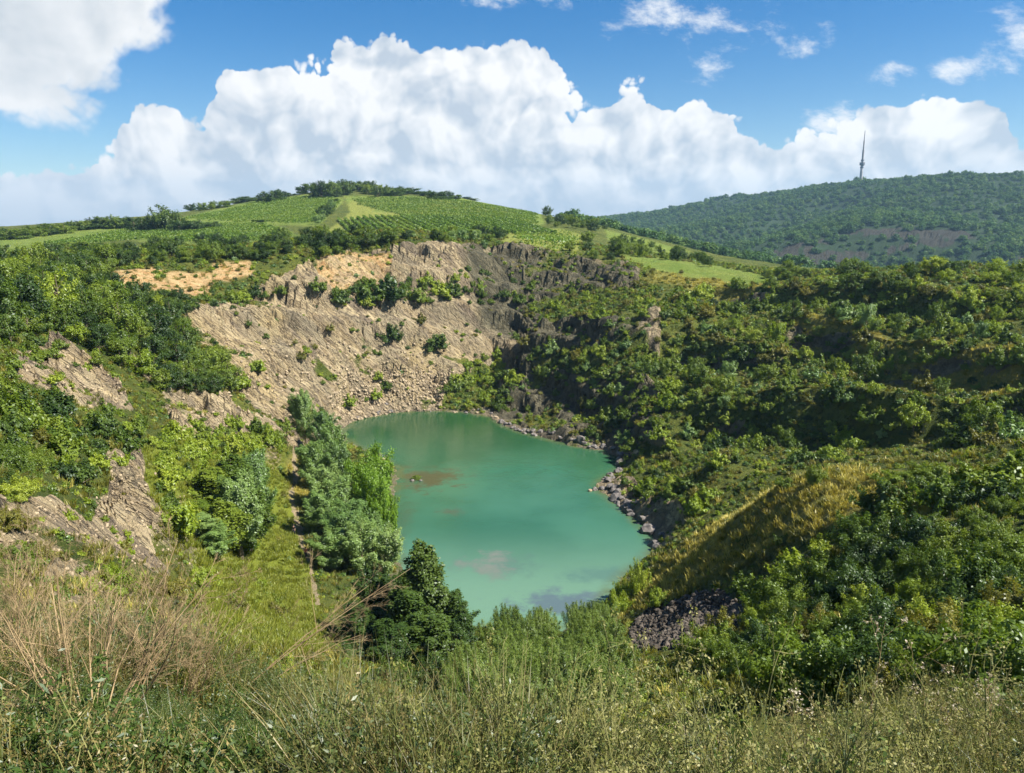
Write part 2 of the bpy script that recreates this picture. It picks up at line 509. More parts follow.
area('field', [(345, 196), (450, 196), (540, 212), (545, 225), (450, 236), (380, 236), (322, 236), (350, 212)], 340, 680, 3)
area('field', [(510, 232), (560, 228), (585, 236), (576, 254), (540, 250), (500, 244)], 270, 480, 3)
area('field', [(605, 230), (640, 238), (690, 252), (680, 258), (640, 250), (608, 240)], 280, 520, 3)
area('field', [(620, 254), (700, 262), (760, 275), (800, 290), (740, 282), (640, 268)], 225, 330, 3)
area('yellow', [(510, 232), (560, 228), (585, 236), (576, 254), (540, 250), (500, 244)], 270, 480, 3)
area('yellow', [(322, 234), (344, 213), (420, 211), (455, 232), (430, 238)], 300, 520, 3)
area('yellow', [(335, 208), (355, 200), (378, 206), (372, 214), (335, 218)], 440, 640, 3)
area('yellow', [(440, 200), (530, 212), (530, 222), (450, 222), (405, 212)], 480, 680, 6)

lakeD = np.full(TX.shape, 1e3)
mk = (np.hypot(TX, TY - 130) < 120)
lakeD[mk] = poly_dist(TX[mk] + 1.2 * fbm2(TX[mk] * .3, TY[mk] * .3, 3, 8), TY[mk] + 1.2 * fbm2(TX[mk] * .3 + 9, TY[mk] * .3, 3, 8), LAKE)
AREA['rock'] = np.where(RR > 700, AREA['rock'] * np.clip(0.40 + 1.7 * fbm2(TX / 60, TZ / 14 + TY / 90, 4, 23), 0, 1), AREA['rock'])
steep = sstep(0.75, 1.25, SLOPE) * (RR > 25)
rock = np.clip(np.maximum(AREA['rock'] * sstep(0.12, 0.4, SLOPE + 0.25), steep * (RR < 300) * np.where((RR < 165) & (TX < 0), 0.38, np.where(TX > 5, np.where(TY < 105, 0.0, 0.30), 0.8))), 0, 1)
rock = np.clip(rock * np.where((RR < 135) & (TX < 0), 0.52, np.where(TX > 4, 0.66, 0.88)) + rock * 1.15 * (fbm2(TX * .13, TY * .13 + TZ * .1, 4, 21) + 0.08), 0, 1)
rock *= (1 - AREA['orange'] * 0.6)
AREA['dry'] = AREA['dry'] * (1 - AREA['lush'])
# relief: rolling ground, rubble, and tilted columns of rock in the bare faces
amp = np.clip(RR / 60.0, 0.06, 1.0)
TZ = TZ + amp * (0.9 * fbm2(TX / 14, TY / 14, 4, 31) + 0.28 * fbm2(TX / 2.6, TY / 2.6, 3, 37)) * np.where(RR < 300, 1.0, 0.6) * sstep(0, 6, np.abs(lakeD))
crease = np.array([p[:2] for p in (at_y(700, 246, 1250), at_y(735, 238, 1330), at_y(790, 224, 1440), at_y(845, 210, 1540))], float)
mfar = (RR > 900) & (np.abs(AZ) < 0.75)
dd_ = np.full(TX.shape, 1e4)
for (ax, ay), (bx, by) in zip(crease[:-1], crease[1:]):
    t_ = np.clip(((TX[mfar] - ax) * (bx - ax) + (TY[mfar] - ay) * (by - ay)) / ((bx - ax) ** 2 + (by - ay) ** 2), 0, 1)
    dd_[mfar] = np.minimum(dd_[mfar], np.hypot(TX[mfar] - ax - t_ * (bx - ax), TY[mfar] - ay - t_ * (by - ay)))
TZ = TZ - 30 * np.exp(-(dd_ / 70) ** 2)
far_a = sstep(700, 1100, RR)
TZ = TZ + far_a * (13 * fbm2(TX / 190, TY / 190, 4, 41))
mr = rock > 0.02
x_, y_, z_ = TX[mr], TY[mr], TZ[mr]
far_s = np.where(RR[mr] > 700, 0.12, 1.0)
u_ = (0.67 * x_ + 0.26 * y_ + 0.69 * z_) * far_s * 0.85
v_ = (-0.36 * x_ + 0.93 * y_) * far_s * 0.85
d_ = (-0.65 * x_ - 0.25 * y_ + 0.72 * z_) * far_s * 0.85
wa = 1.6 * vn3(x_ / 9, y_ / 9, z_ / 9, 5)
u_, v_ = u_ + wa, v_ - 0.8 * wa
cr = 0
for sc_, a_ in ((13.0, 2.6), (5.6, 1.5), (2.6, 0.9), (1.2, 0.5)):
    cr = cr + a_ * (0.55 - 1.6 * np.abs(vn3(u_ / sc_, v_ / sc_, d_ / (sc_ * 5.5), int(sc_ * 10))))
for sc_, a_ in ((6.5, 3.6), (3.0, 2.0)):           # narrow deep cracks between the columns
    cr = cr - a_ * np.clip(1 - 7.0 * np.abs(vn3(u_ / sc_ + 7, v_ / sc_, d_ / (sc_ * 7), 90 + int(sc_))), 0, 1)
blk = vn3(u_ / 12, v_ / 12, d_ / 4.2, 77) + 0.35 * vn3(u_ / 4, v_ / 4, d_ / 2.2, 78)
stp = (np.floor(blk * 5) / 5 - blk) * 5.5
TZ[mr] += rock[mr] * (cr * 1.4 + stp + 1.6) * np.clip(RR[mr] / 130, 0.18, 1.0) * np.where(far_s < 1, 0.8, np.where(x_ > 4, 0.55, 0.85)) * sstep(0.5, 5, np.abs(lakeD[mr]))
# benches of the quarry wall: steep risers between narrow treads
q_ = (TZ + 2.2 * fbm2(TX / 18, TY / 18, 3, 161) + 0.24 * TX) / 7.5
fr = q_ - np.floor(q_)
TZ += rock * sstep(120, 150, RR) * sstep(290, 262, RR) * (sstep(0.18, 0.72, fr) - fr) * 7.5 * 0.66 * sstep(2, 8, np.abs(lakeD))
# hummocks, old benches and the spur crest of the overgrown slope
rightside = (AZ > -0.1) & (AZ < 0.75) & (TY > 40) & (TY < 250)


def line_xy(pl):
    return np.array([p[:2] for p in (at_y(*q) for q in pl)], float)


def line_dist(x, y, L):
    d = np.full(x.shape, 1e9)
    for (ax, ay), (bx, by) in zip(L[:-1], L[1:]):
        ex, ey = bx - ax, by - ay
        t = np.clip(((x - ax) * ex + (y - ay) * ey) / (ex * ex + ey * ey), 0, 1)
        d = np.minimum(d, np.hypot(x - ax - t * ex, y - ay - t * ey))
    return d


crest = line_xy([(640, 604, 86), (690, 548, 84), (730, 515, 81), (770, 488, 77), (830, 472, 72), (890, 477, 67), (950, 466, 60), (1040, 448, 56)])
dcr = np.full(TX.shape, 1e3)
dcr[rightside] = line_dist(TX[rightside], TY[rightside], crest)
hm = sstep(8, 30, TX) * sstep(62, 90, TY) * sstep(270, 200, TY)
TZ += hm * sstep(5, 16, dcr) * 2.6 * fbm2(TX / 24, TY / 20, 4, 131)


scarp = np.zeros(TX.shape)
for A_, pl in ((5.5, [(770, 318, 180), (800, 312, 178), (850, 320, 168), (900, 342, 144), (950, 348, 134), (1060, 352, 120)]),
               (4.5, [(640, 338, 188), (690, 335, 186), (740, 345, 172), (780, 362, 158)]),
               (6.5, [(690, 408, 148), (730, 392, 145), (790, 388, 138), (860, 398, 122), (930, 392, 112), (1060, 388, 104)]),
               (3.5, [(700, 290, 225), (760, 296, 215), (840, 292, 190), (900, 300, 172), (960, 306, 155)])):
    Lw = line_xy(pl)
    px_, py_ = np.array([p[0] for p in pl]), np.array([p[1] for p in pl])
    wx = TX[rightside] + 2.5 * fbm2(TX[rightside] / 7, TY[rightside] / 7, 3, 141)
    wy = TY[rightside] + 4.0 * fbm2(TX[rightside] / 7 + 30, TY[rightside] / 7, 3, 142)
    d = line_dist(wx, wy, Lw)
    yl = np.interp(wx, Lw[:, 0], Lw[:, 1])
    below = wy < yl
    endf = sstep(Lw[0, 0] - 4, Lw[0, 0] + 6, wx) * (1 - sstep(Lw[-1, 0] - 2, Lw[-1, 0] + 8, wx))
    TZ[rightside] += endf * np.where(below, -A_ * sstep(0, 4.5, d) * np.exp(-np.maximum(d - 5, 0) / 16), 1.2 * np.exp(-d / 5))
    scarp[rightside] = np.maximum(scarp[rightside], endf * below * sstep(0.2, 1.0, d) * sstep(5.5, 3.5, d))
TZ -= 0.9 * sstep(12, 4, dcr)
AREA['dry'] = np.maximum(AREA['dry'], sstep(10, 4, dcr) * sstep(37, 33, TX))
gully = line_xy([(655, 545, 103), (700, 510, 102), (760, 475, 98), (830, 458, 93), (900, 440, 86), (1000, 428, 78)])
d = line_dist(TX[rightside], TY[rightside], gully)
TZ[rightside] -= 4.0 * np.exp(-(d / 8) ** 2) * sstep(2, 14, np.abs(lakeD[rightside]))
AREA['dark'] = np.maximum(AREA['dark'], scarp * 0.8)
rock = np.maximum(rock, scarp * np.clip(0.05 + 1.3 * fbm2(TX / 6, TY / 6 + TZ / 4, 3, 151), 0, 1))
# scree and shore
TZ += AREA['scree'] * 0.25 * vn2(TX * 2.2, TY * 2.2, 51)
bank_h = np.minimum(TZ, 0.12 + np.maximum(lakeD, 0) * 1.3)
inside = -0.25 - np.minimum(-lakeD, 8) * 0.35
TZ = np.where(lakeD < 0, inside, np.where(lakeD < 60, np.maximum(np.where(lakeD < 3, bank_h, TZ), 0.10 + 0.02 * np.minimum(lakeD, 20)), TZ))
PXT, PYT = to_px(TX, TY, TZ)


def ground(x, y):
    """height of the sheet under (x, y)"""
    x, y = np.asarray(x, float), np.asarray(y, float)
    r = np.clip(np.hypot(x, y), rs[0], rs[-2])
    a = np.clip(np.arctan2(x, y), azs[0], azs[-1] - 1e-6)
    i = np.clip(np.searchsorted(rs, r) - 1, 0, len(rs) - 2)
    j = np.clip(np.searchsorted(azs, a) - 1, 0, len(azs) - 2)
    f = (r - rs[i]) / (rs[i + 1] - rs[i])
    g = (a - azs[j]) / (azs[j + 1] - azs[j])
    return (TZ[i, j] * (1 - f) * (1 - g) + TZ[i + 1, j] * f * (1 - g) + TZ[i, j + 1] * (1 - f) * g + TZ[i + 1, j + 1] * f * g)


ELV = (TZ - CAMZ) / RR
ELM = np.maximum.accumulate(ELV, axis=0)


def hit(px, py, far=4100):
    """first ground point on the sight line through a pixel: (x, y, z) or None"""
    dx, dy, dz = ray(px, py)
    a = math.atan2(dx, dy)
    s = dz / math.hypot(dx, dy)
    j = int(np.clip(np.searchsorted(azs, a), 1, len(azs) - 1))
    if a - azs[j - 1] < azs[j] - a:
        j -= 1
    i = int(np.searchsorted(ELM[:, j], s))
    if i >= len(rs) or rs[i] > far:
        return None
    r = rs[i]
    if i and ELM[i, j] > ELM[i - 1, j]:
        r = rs[i - 1] + (rs[i] - rs[i - 1]) * (s - ELM[i - 1, j]) / max(ELM[i, j] - ELM[i - 1, j], 1e-9)
    x, y = r * math.sin(a), r * math.cos(a)
    return x, y, float(ground(x, y))


def grid_attr(A, x, y):
    r = np.clip(np.hypot(x, y), rs[0], rs[-2])
    a = np.arctan2(x, y)
    i = np.clip(np.searchsorted(rs, r), 0, len(rs) - 1)
    j = np.clip(np.searchsorted(azs, a), 0, len(azs) - 1)
    return A[i, j]


def mesh_np(name, V, F, mats=(), smooth=False, fmat=None):
    """V (n,3), F (m,k) all faces of the same k"""
    me = bpy.data.meshes.new(name)
    V = np.ascontiguousarray(V, np.float32)
    F = np.ascontiguousarray(F, np.int32)
    k = F.shape[1]
    me.vertices.add(len(V))
    me.vertices.foreach_set('co', V.ravel())
    me.loops.add(F.size)
    me.loops.foreach_set('vertex_index', F.ravel())
    me.polygons.add(len(F))
    me.polygons.foreach_set('loop_start', np.arange(0, F.size, k, dtype=np.int32))
    me.polygons.foreach_set('use_smooth', np.full(len(F), smooth))
    for m_ in mats:
        me.materials.append(m_)
    if fmat is not None:
        me.polygons.foreach_set('material_index', np.asarray(fmat, np.int32))
    me.update(calc_edges=True)
    me.validate(clean_customdata=False)
    return me


def link(name, me, parent=None):
    o = bpy.data.objects.new(name, me)
    COL.objects.link(o)
    if parent is not None:
        o.parent = parent
    return o


def tag(o, label=None, cat=None, group=None, kind=None):
    for k, v in (('label', label), ('category', cat), ('group', group), ('kind', kind)):
        if v:
            o[k] = v
    return o


# --- ground material
gm, g = mat('quarry_ground')
pos = g.n('ShaderNodeNewGeometry').outputs['Position']
n1 = g.noise(pos, 0.12, 6, 0.6)
n2 = g.noise(pos, 0.9, 5, 0.6)
n3 = g.noise(pos, 5.0, 4, 0.65)
grass = g.mix(g.ss(n1, 0.35, 0.65), (0.065, 0.090, 0.016), (0.135, 0.150, 0.028))
grass = g.mix(g.ss(n2, 0.45, 0.7), grass, (0.040, 0.062, 0.012))
grass = g.mix(g.ss(n3, 0.55, 0.8), grass, (0.15, 0.14, 0.05))
mp = g.xyz(g.vm('DOT_PRODUCT', pos, (0.67, 0.26, 0.69)), g.vm('DOT_PRODUCT', pos, (-0.36, 0.93, 0.0)), g.m('MULTIPLY', g.vm('DOT_PRODUCT', pos, (-0.65, -0.25, 0.72)), 0.17))
k1 = g.noise(mp, 0.45, 7, 0.65)
k2 = g.noise(mp, 2.2, 5, 0.65)
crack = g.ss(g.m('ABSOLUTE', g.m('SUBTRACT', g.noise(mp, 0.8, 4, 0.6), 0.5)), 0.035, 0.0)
rockc = g.mix(g.ss(k1, 0.35, 0.68), (0.33, 0.245, 0.135), (0.62, 0.505, 0.30))
rockc = g.mix(g.m('MULTIPLY', g.ss(k2, 0.42, 0.62), 0.7), rockc, (0.42, 0.335, 0.22))
rockc = g.mix(g.m('MULTIPLY', g.ss(g.noise(mp, 0.33, 6, 0.65), 0.48, 0.60), 0.8), rockc, (0.19, 0.15, 0.11))
rockc = g.mix(g.m('MULTIPLY', g.ss(g.noise(mp, 0.10, 5, 0.6), 0.46, 0.62), 0.75), rockc, (0.31, 0.26, 0.17))
rockc = g.mix(g.m('MULTIPLY', g.ss(g.noise(pos, 0.06, 4, 0.6), 0.52, 0.68), 0.6), rockc, (0.52, 0.40, 0.20))
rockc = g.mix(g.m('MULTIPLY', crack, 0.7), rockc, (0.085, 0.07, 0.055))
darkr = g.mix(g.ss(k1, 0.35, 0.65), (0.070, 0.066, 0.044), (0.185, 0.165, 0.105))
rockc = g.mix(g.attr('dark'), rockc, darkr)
rockc = g.mix(g.attr('farrock'), rockc, g.mix(n2, (0.024, 0.027, 0.022), (0.070, 0.060, 0.045)))
c_ = grass
dry = g.mix(g.ss(n2, 0.3, 0.7), (0.30, 0.255, 0.065), (0.19, 0.19, 0.042))
c_ = g.mix(g.m('MULTIPLY', g.attr('dry'), 0.85), c_, dry)
c_ = g.mix(g.m('MULTIPLY', g.attr('lush'), 0.9), c_, g.mix(n2, (0.15, 0.20, 0.022), (0.24, 0.26, 0.035)))
fld = g.mix(g.ss(n1, 0.3, 0.7), (0.125, 0.185, 0.030), (0.185, 0.225, 0.045))
fld = g.mix(g.m('MULTIPLY', g.attr('yellow'), 0.6), fld, (0.25, 0.25, 0.055))
c_ = g.mix(g.attr('field'), c_, fld)
c_ = g.mix(g.attr('far'), c_, (0.022, 0.040, 0.016))
org = g.mix(g.ss(g.noise(mp, 0.6, 6, 0.65), 0.35, 0.65), (0.46, 0.27, 0.115), (0.57, 0.42, 0.21))
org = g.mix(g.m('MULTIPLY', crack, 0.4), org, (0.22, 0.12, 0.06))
c_ = g.mix(g.m('MULTIPLY', g.attr('orange'), g.ss(n2, 0.25, 0.5)), c_, org)
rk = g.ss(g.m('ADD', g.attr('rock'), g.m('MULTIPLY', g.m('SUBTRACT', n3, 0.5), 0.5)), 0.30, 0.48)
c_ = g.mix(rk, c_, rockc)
c_ = g.mix(g.attr('scree'), c_, g.mix(n3, (0.05, 0.045, 0.045), (0.14, 0.125, 0.12)))
c_ = g.mix(g.ss(g.m('ADD', g.attr('path'), g.m('MULTIPLY', g.m('SUBTRACT', n2, 0.5), 2.6)), 0.55, 0.95), c_, (0.34, 0.27, 0.165))
c_ = g.mix(g.m('MULTIPLY', g.attr('shore'), g.ss(n2, 0.3, 0.6)), c_, (0.22, 0.18, 0.13))
bmp = g.n('ShaderNodeBump', {'Strength': 1.0, 'Distance': 1.4, 'Height': g.m('ADD', g.m('MULTIPLY', k2, g.attr('rock')), g.m('ADD', g.m('MULTIPLY', n3, 0.5), g.m('MULTIPLY', crack, g.m('MULTIPLY', g.attr('rock'), -0.5))))}).outputs[0]
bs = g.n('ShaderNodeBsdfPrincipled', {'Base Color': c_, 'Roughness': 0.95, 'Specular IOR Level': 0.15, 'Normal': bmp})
g.n('ShaderNodeOutputMaterial', {'Surface': bs.outputs[0]})

nr, nc = TX.shape
idx = np.arange(nr * nc).reshape(nr, nc)
a0, a1 = idx[:-1, :-1].ravel(), idx[:-1, 1:].ravel()
a2, a3 = idx[1:, 1:].ravel(), idx[1:, :-1].ravel()
F = np.stack([a0, a3, a2, a1], 1)
wrap = np.stack([idx[:-1, -1], idx[1:, -1], idx[1:, 0], idx[:-1, 0]], 1)
F = np.concatenate([F, wrap])
V = np.stack([TX.ravel(), TY.ravel(), TZ.ravel()], 1)
me = mesh_np('ground', V, F, [gm], smooth=False)
shore = np.clip(1 - np.abs(lakeD) / 2.5, 0, 1)
far = sstep(620, 800, TY + 0.25 * TX) * (AZ > 0.02) + sstep(700, 900, RR) * (AZ <= 0.02)
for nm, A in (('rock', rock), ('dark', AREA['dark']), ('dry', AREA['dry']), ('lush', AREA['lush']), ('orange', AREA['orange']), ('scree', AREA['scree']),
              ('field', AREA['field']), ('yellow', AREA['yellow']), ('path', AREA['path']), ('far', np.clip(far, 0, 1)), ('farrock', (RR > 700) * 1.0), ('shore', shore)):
    at = me.attributes.new(nm, 'FLOAT', 'POINT')
    at.data.foreach_set('value', np.ascontiguousarray(A, np.float32).ravel())
tag(link('ground', me), kind='structure')

# --- water
wm, g = mat('lake_water')
pos = g.n('ShaderNodeNewGeometry').outputs['Position']
sx = g.n('ShaderNodeSeparateXYZ', {0: pos})
n1 = g.noise(pos, 0.05, 4, 0.5)
n2 = g.noise(pos, 0.30, 8, 0.7)
deep = g.mix(g.ss(n1, 0.35, 0.65), (0.026, 0.092, 0.047), (0.040, 0.122, 0.068))
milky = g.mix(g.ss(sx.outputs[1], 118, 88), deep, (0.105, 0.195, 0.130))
col = g.mix(g.ss(sx.outputs[1], 135, 185), milky, (0.014, 0.058, 0.022))  # darker green far end: the cliff's reflection put into the base colour


def spot(px, py, rx, ry, s=0.8):
    x, y, _ = at_z(px, py, 0)
    x1 = at_z(px + rx, py, 0)[0]
    y1 = at_z(px, py - ry, 0)[1]
    d = g.vm('LENGTH', g.vm('DIVIDE', g.vm('SUBTRACT', pos, (float(x), float(y), 0.0)), (float(x1 - x), float(y1 - y), 1.0)))
    return g.m('ADD', g.m('SUBTRACT', 1.0, d), g.m('MULTIPLY', g.m('SUBTRACT', n2, 0.5), s * 4))


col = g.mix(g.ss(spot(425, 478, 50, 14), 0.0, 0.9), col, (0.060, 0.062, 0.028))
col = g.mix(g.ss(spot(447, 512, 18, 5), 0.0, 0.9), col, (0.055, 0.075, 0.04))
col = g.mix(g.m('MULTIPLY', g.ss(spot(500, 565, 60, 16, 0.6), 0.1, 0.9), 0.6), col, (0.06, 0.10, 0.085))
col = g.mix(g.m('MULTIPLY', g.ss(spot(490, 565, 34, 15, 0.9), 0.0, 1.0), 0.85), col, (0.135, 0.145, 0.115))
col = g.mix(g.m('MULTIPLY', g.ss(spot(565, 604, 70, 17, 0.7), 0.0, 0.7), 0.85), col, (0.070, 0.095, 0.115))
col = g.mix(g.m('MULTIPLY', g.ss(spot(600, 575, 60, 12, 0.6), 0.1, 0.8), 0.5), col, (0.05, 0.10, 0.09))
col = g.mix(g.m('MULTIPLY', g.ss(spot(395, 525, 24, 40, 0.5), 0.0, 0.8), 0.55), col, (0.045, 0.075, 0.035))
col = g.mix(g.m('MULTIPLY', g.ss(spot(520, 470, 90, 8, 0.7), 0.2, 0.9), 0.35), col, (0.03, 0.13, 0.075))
col = g.mix(g.m('MULTIPLY', g.ss(g.attr('edge'), 0.25, 1.0), g.ss(n2, 0.3, 0.6)), col, (0.075, 0.10, 0.04))
rip = g.m('ADD', g.noise(g.vm('MULTIPLY', pos, (0.7, 1.6, 1.0)), 1.6, 4, 0.55), g.m('MULTIPLY', g.noise(pos, 0.3, 3), 1.5))
bmp = g.n('ShaderNodeBump', {'Strength': 0.12, 'Distance': 0.25, 'Height': rip}).outputs[0]
bs = g.n('ShaderNodeBsdfPrincipled', {'Base Color': col, 'Roughness': 0.06, 'IOR': 1.33, 'Specular IOR Level': 0.45, 'Normal': bmp})
g.n('ShaderNodeOutputMaterial', {'Surface': bs.outputs[0]})
lx = np.array([p[0] for p in LAKE]); ly = np.array([p[1] for p in LAKE])
gx, gy = np.meshgrid(np.arange(lx.min() - 4, lx.max() + 5, 1.0), np.arange(ly.min() - 4, ly.max() + 5, 1.0))
ii = np.arange(gx.size).reshape(gx.shape)
F = np.stack([ii[:-1, :-1].ravel(), ii[:-1, 1:].ravel(), ii[1:, 1:].ravel(), ii[1:, :-1].ravel()], 1)
dl = poly_dist(gx, gy, LAKE)
keep = (dl.ravel()[F].min(1) < 1.8)
me = mesh_np('water', np.stack([gx.ravel(), gy.ravel(), np.zeros(gx.size)], 1), F[keep], [wm])
at = me.attributes.new('edge', 'FLOAT', 'POINT')
at.data.foreach_set('value', np.clip(1 + dl / 3.5, 0, 1).astype(np.float32).ravel())
tag(link('water', me), kind='structure')


# ------------------------------------------------------------------ foliage materials: three leaf colours per kind, varied plant by plant and leaf by leaf
def leaf_mat(name, ca, cb, cc, trans=0.45, gloss=0.022):
    m_, g = mat(name)
    rnd = g.n('ShaderNodeObjectInfo').outputs['Random']
    tint = g.attr('tint')
    f = g.m('ADD', g.m('MULTIPLY', rnd, 0.62), g.m('MULTIPLY', tint, 0.38))
    cr_ = g.n('ShaderNodeValToRGB', {'Fac': f})
    e = cr_.color_ramp.elements
    e[0].position, e[0].color = 0.12, (*ca, 1)
    e[1].position, e[1].color = 0.9, (*cc, 1)
    x = e.new(0.5)
    x.color = (*cb, 1)
    col = cr_.outputs[0]
    d = g.n('ShaderNodeBsdfDiffuse', {'Color': col})
    t = g.n('ShaderNodeBsdfTranslucent', {'Color': g.mix(1.0, col, (1.0, 1.0, 0.55), 'MULTIPLY')})
    a = g.n('ShaderNodeMixShader', {0: trans, 1: d.outputs[0], 2: t.outputs[0]})
    gl = g.n('ShaderNodeBsdfGlossy', {'Color': (0.9, 0.95, 1.0, 1), 'Roughness': 0.45})
    b = g.n('ShaderNodeMixShader', {0: gloss, 1: a.outputs[0], 2: gl.outputs[0]})
    g.n('ShaderNodeOutputMaterial', {'Surface': b.outputs[0]})
    return m_


LM = {
    'mid': leaf_mat('leaf_mid_green', (0.076, 0.129, 0.015), (0.134, 0.202, 0.021), (0.218, 0.280, 0.031)),
    'bright': leaf_mat('leaf_yellow_green', (0.185, 0.263, 0.019), (0.258, 0.342, 0.026), (0.347, 0.403, 0.047)),
    'dark': leaf_mat('leaf_dark_green', (0.034, 0.069, 0.015), (0.063, 0.114, 0.019), (0.106, 0.162, 0.026)),
    'sage': leaf_mat('leaf_grey_green', (0.118, 0.207, 0.047), (0.174, 0.280, 0.060), (0.263, 0.364, 0.106), 0.42, 0.04),
    'olive': leaf_mat('leaf_olive', (0.112, 0.118, 0.018), (0.190, 0.188, 0.027), (0.274, 0.252, 0.045)),
    'willow': leaf_mat('leaf_willow', (0.110, 0.170, 0.028), (0.165, 0.235, 0.042), (0.240, 0.315, 0.075), 0.45),
    'forest': leaf_mat('leaf_forest', (0.050, 0.112, 0.034), (0.086, 0.165, 0.044), (0.145, 0.225, 0.055), 0.38, 0.01),
    'vine': leaf_mat('leaf_vine', (0.110, 0.195, 0.022), (0.150, 0.240, 0.028), (0.205, 0.280, 0.038)),
    'straw': leaf_mat('dry_grass', (0.105, 0.085, 0.024), (0.18, 0.145, 0.042), (0.31, 0.245, 0.09), 0.3, 0.03),
    'meadow': leaf_mat('meadow_grass', (0.150, 0.185, 0.020), (0.215, 0.245, 0.028), (0.290, 0.300, 0.050)),
    'lime': leaf_mat('leaf_lime_willow', (0.150, 0.270, 0.020), (0.200, 0.330, 0.030), (0.260, 0.400, 0.060), 0.48),
    'gold': leaf_mat('golden_grass', (0.29, 0.245, 0.042), (0.43, 0.365, 0.075), (0.57, 0.49, 0.14), 0.35, 0.02),
    'blade': leaf_mat('green_grass', (0.050, 0.072, 0.012), (0.090, 0.110, 0.020), (0.170, 0.165, 0.040), 0.4, 0.03),
    'weed': leaf_mat('weed_leaf', (0.036, 0.072, 0.012), (0.072, 0.108, 0.022), (0.15, 0.16, 0.048), 0.4, 0.03),
}


def plain_mat(name, ca, cb, sc_=6.0, rough=0.9, spec=0.15):
    m_, g = mat(name)
    tc = g.n('ShaderNodeTexCoord').outputs['Object']
    c1 = g.mix(g.ss(g.noise(tc, sc_, 5, 0.6), 0.3, 0.7), ca, cb)
    b = g.n('ShaderNodeBsdfPrincipled', {'Base Color': c1, 'Roughness': rough, 'Specular IOR Level': spec})
    g.n('ShaderNodeOutputMaterial', {'Surface': b.outputs[0]})
    return m_


BARK = plain_mat('bark', (0.10, 0.075, 0.05), (0.20, 0.165, 0.12))
TWIG = plain_mat('dry_twig', (0.22, 0.155, 0.08), (0.38, 0.285, 0.155), 3.0)
STALK = plain_mat('green_stalk', (0.12, 0.14, 0.04), (0.24, 0.22, 0.09), 3.0)
STONE = plain_mat('dark_stone', (0.075, 0.068, 0.066), (0.22, 0.195, 0.175), 1.2)
PALE = plain_mat('pale_stone', (0.18, 0.14, 0.095), (0.40, 0.32, 0.21), 1.2)


def unit(v):
    return v / np.maximum(np.linalg.norm(v, axis=-1, keepdims=True), 1e-9)


def leaf_quads(P, N, size, elong=0.5, droop=None):
    """one bent-free rhombic leaf per point; N is the leaf's facing"""
    n = len(P)
    t = unit(rng.normal(size=(n, 3)))
    if droop is not None:
        t = unit(t + droop)
    t = unit(t - (t * N).sum(1, keepdims=True) * N)
    b = np.cross(N, t)
    L = (size * rng.uniform(0.55, 1.35, n))[:, None]
    Wd = L * elong
    V = np.stack([P - t * L, P + b * Wd - t * L * 0.1, P + t * L, P - b * Wd - t * L * 0.1], 1).reshape(-1, 3)
    F = np.arange(4 * n).reshape(n, 4)
    return V, F


def tube_np(path, radii, sides=5):
    path = np.asarray(path, float)
    n = len(path)
    d = unit(np.gradient(path, axis=0))
    ref = np.where(np.abs(d[:, 2:3]) > 0.9, np.array([[1.0, 0, 0]]), np.array([[0, 0, 1.0]]))
    a = unit(np.cross(d, ref))
    b = np.cross(d, a)
    an = np.linspace(0, 2 * np.pi, sides, endpoint=False)
    V = path[:, None] + (a[:, None] * np.cos(an)[None, :, None] + b[:, None] * np.sin(an)[None, :, None]) * np.asarray(radii, float)[:, None, None]
    V = V.reshape(-1, 3)
    i = np.arange(n - 1)[:, None] * sides
    j = np.arange(sides)[None]
    k = (j + 1) % sides
    F = np.stack([i + j, i + k, i + sides + k, i + sides + j], -1).reshape(-1, 4)
    return V, F


def join(lst):
    vs_, fs, o = [], [], 0
    for V, F in lst:
        vs_.append(V)
        fs.append(F + o)
        o += len(V)
    return np.concatenate(vs_), np.concatenate(fs)


def leaf_mesh(name, V, F, m_, tint=None):
    me = mesh_np(name, V, F, [m_])
    at = me.attributes.new('tint', 'FLOAT', 'FACE')
    if tint is None:
        tint = rng.random(len(me.polygons))
    at.data.foreach_set('value', np.asarray(tint, np.float32)[:len(me.polygons)])
    return me


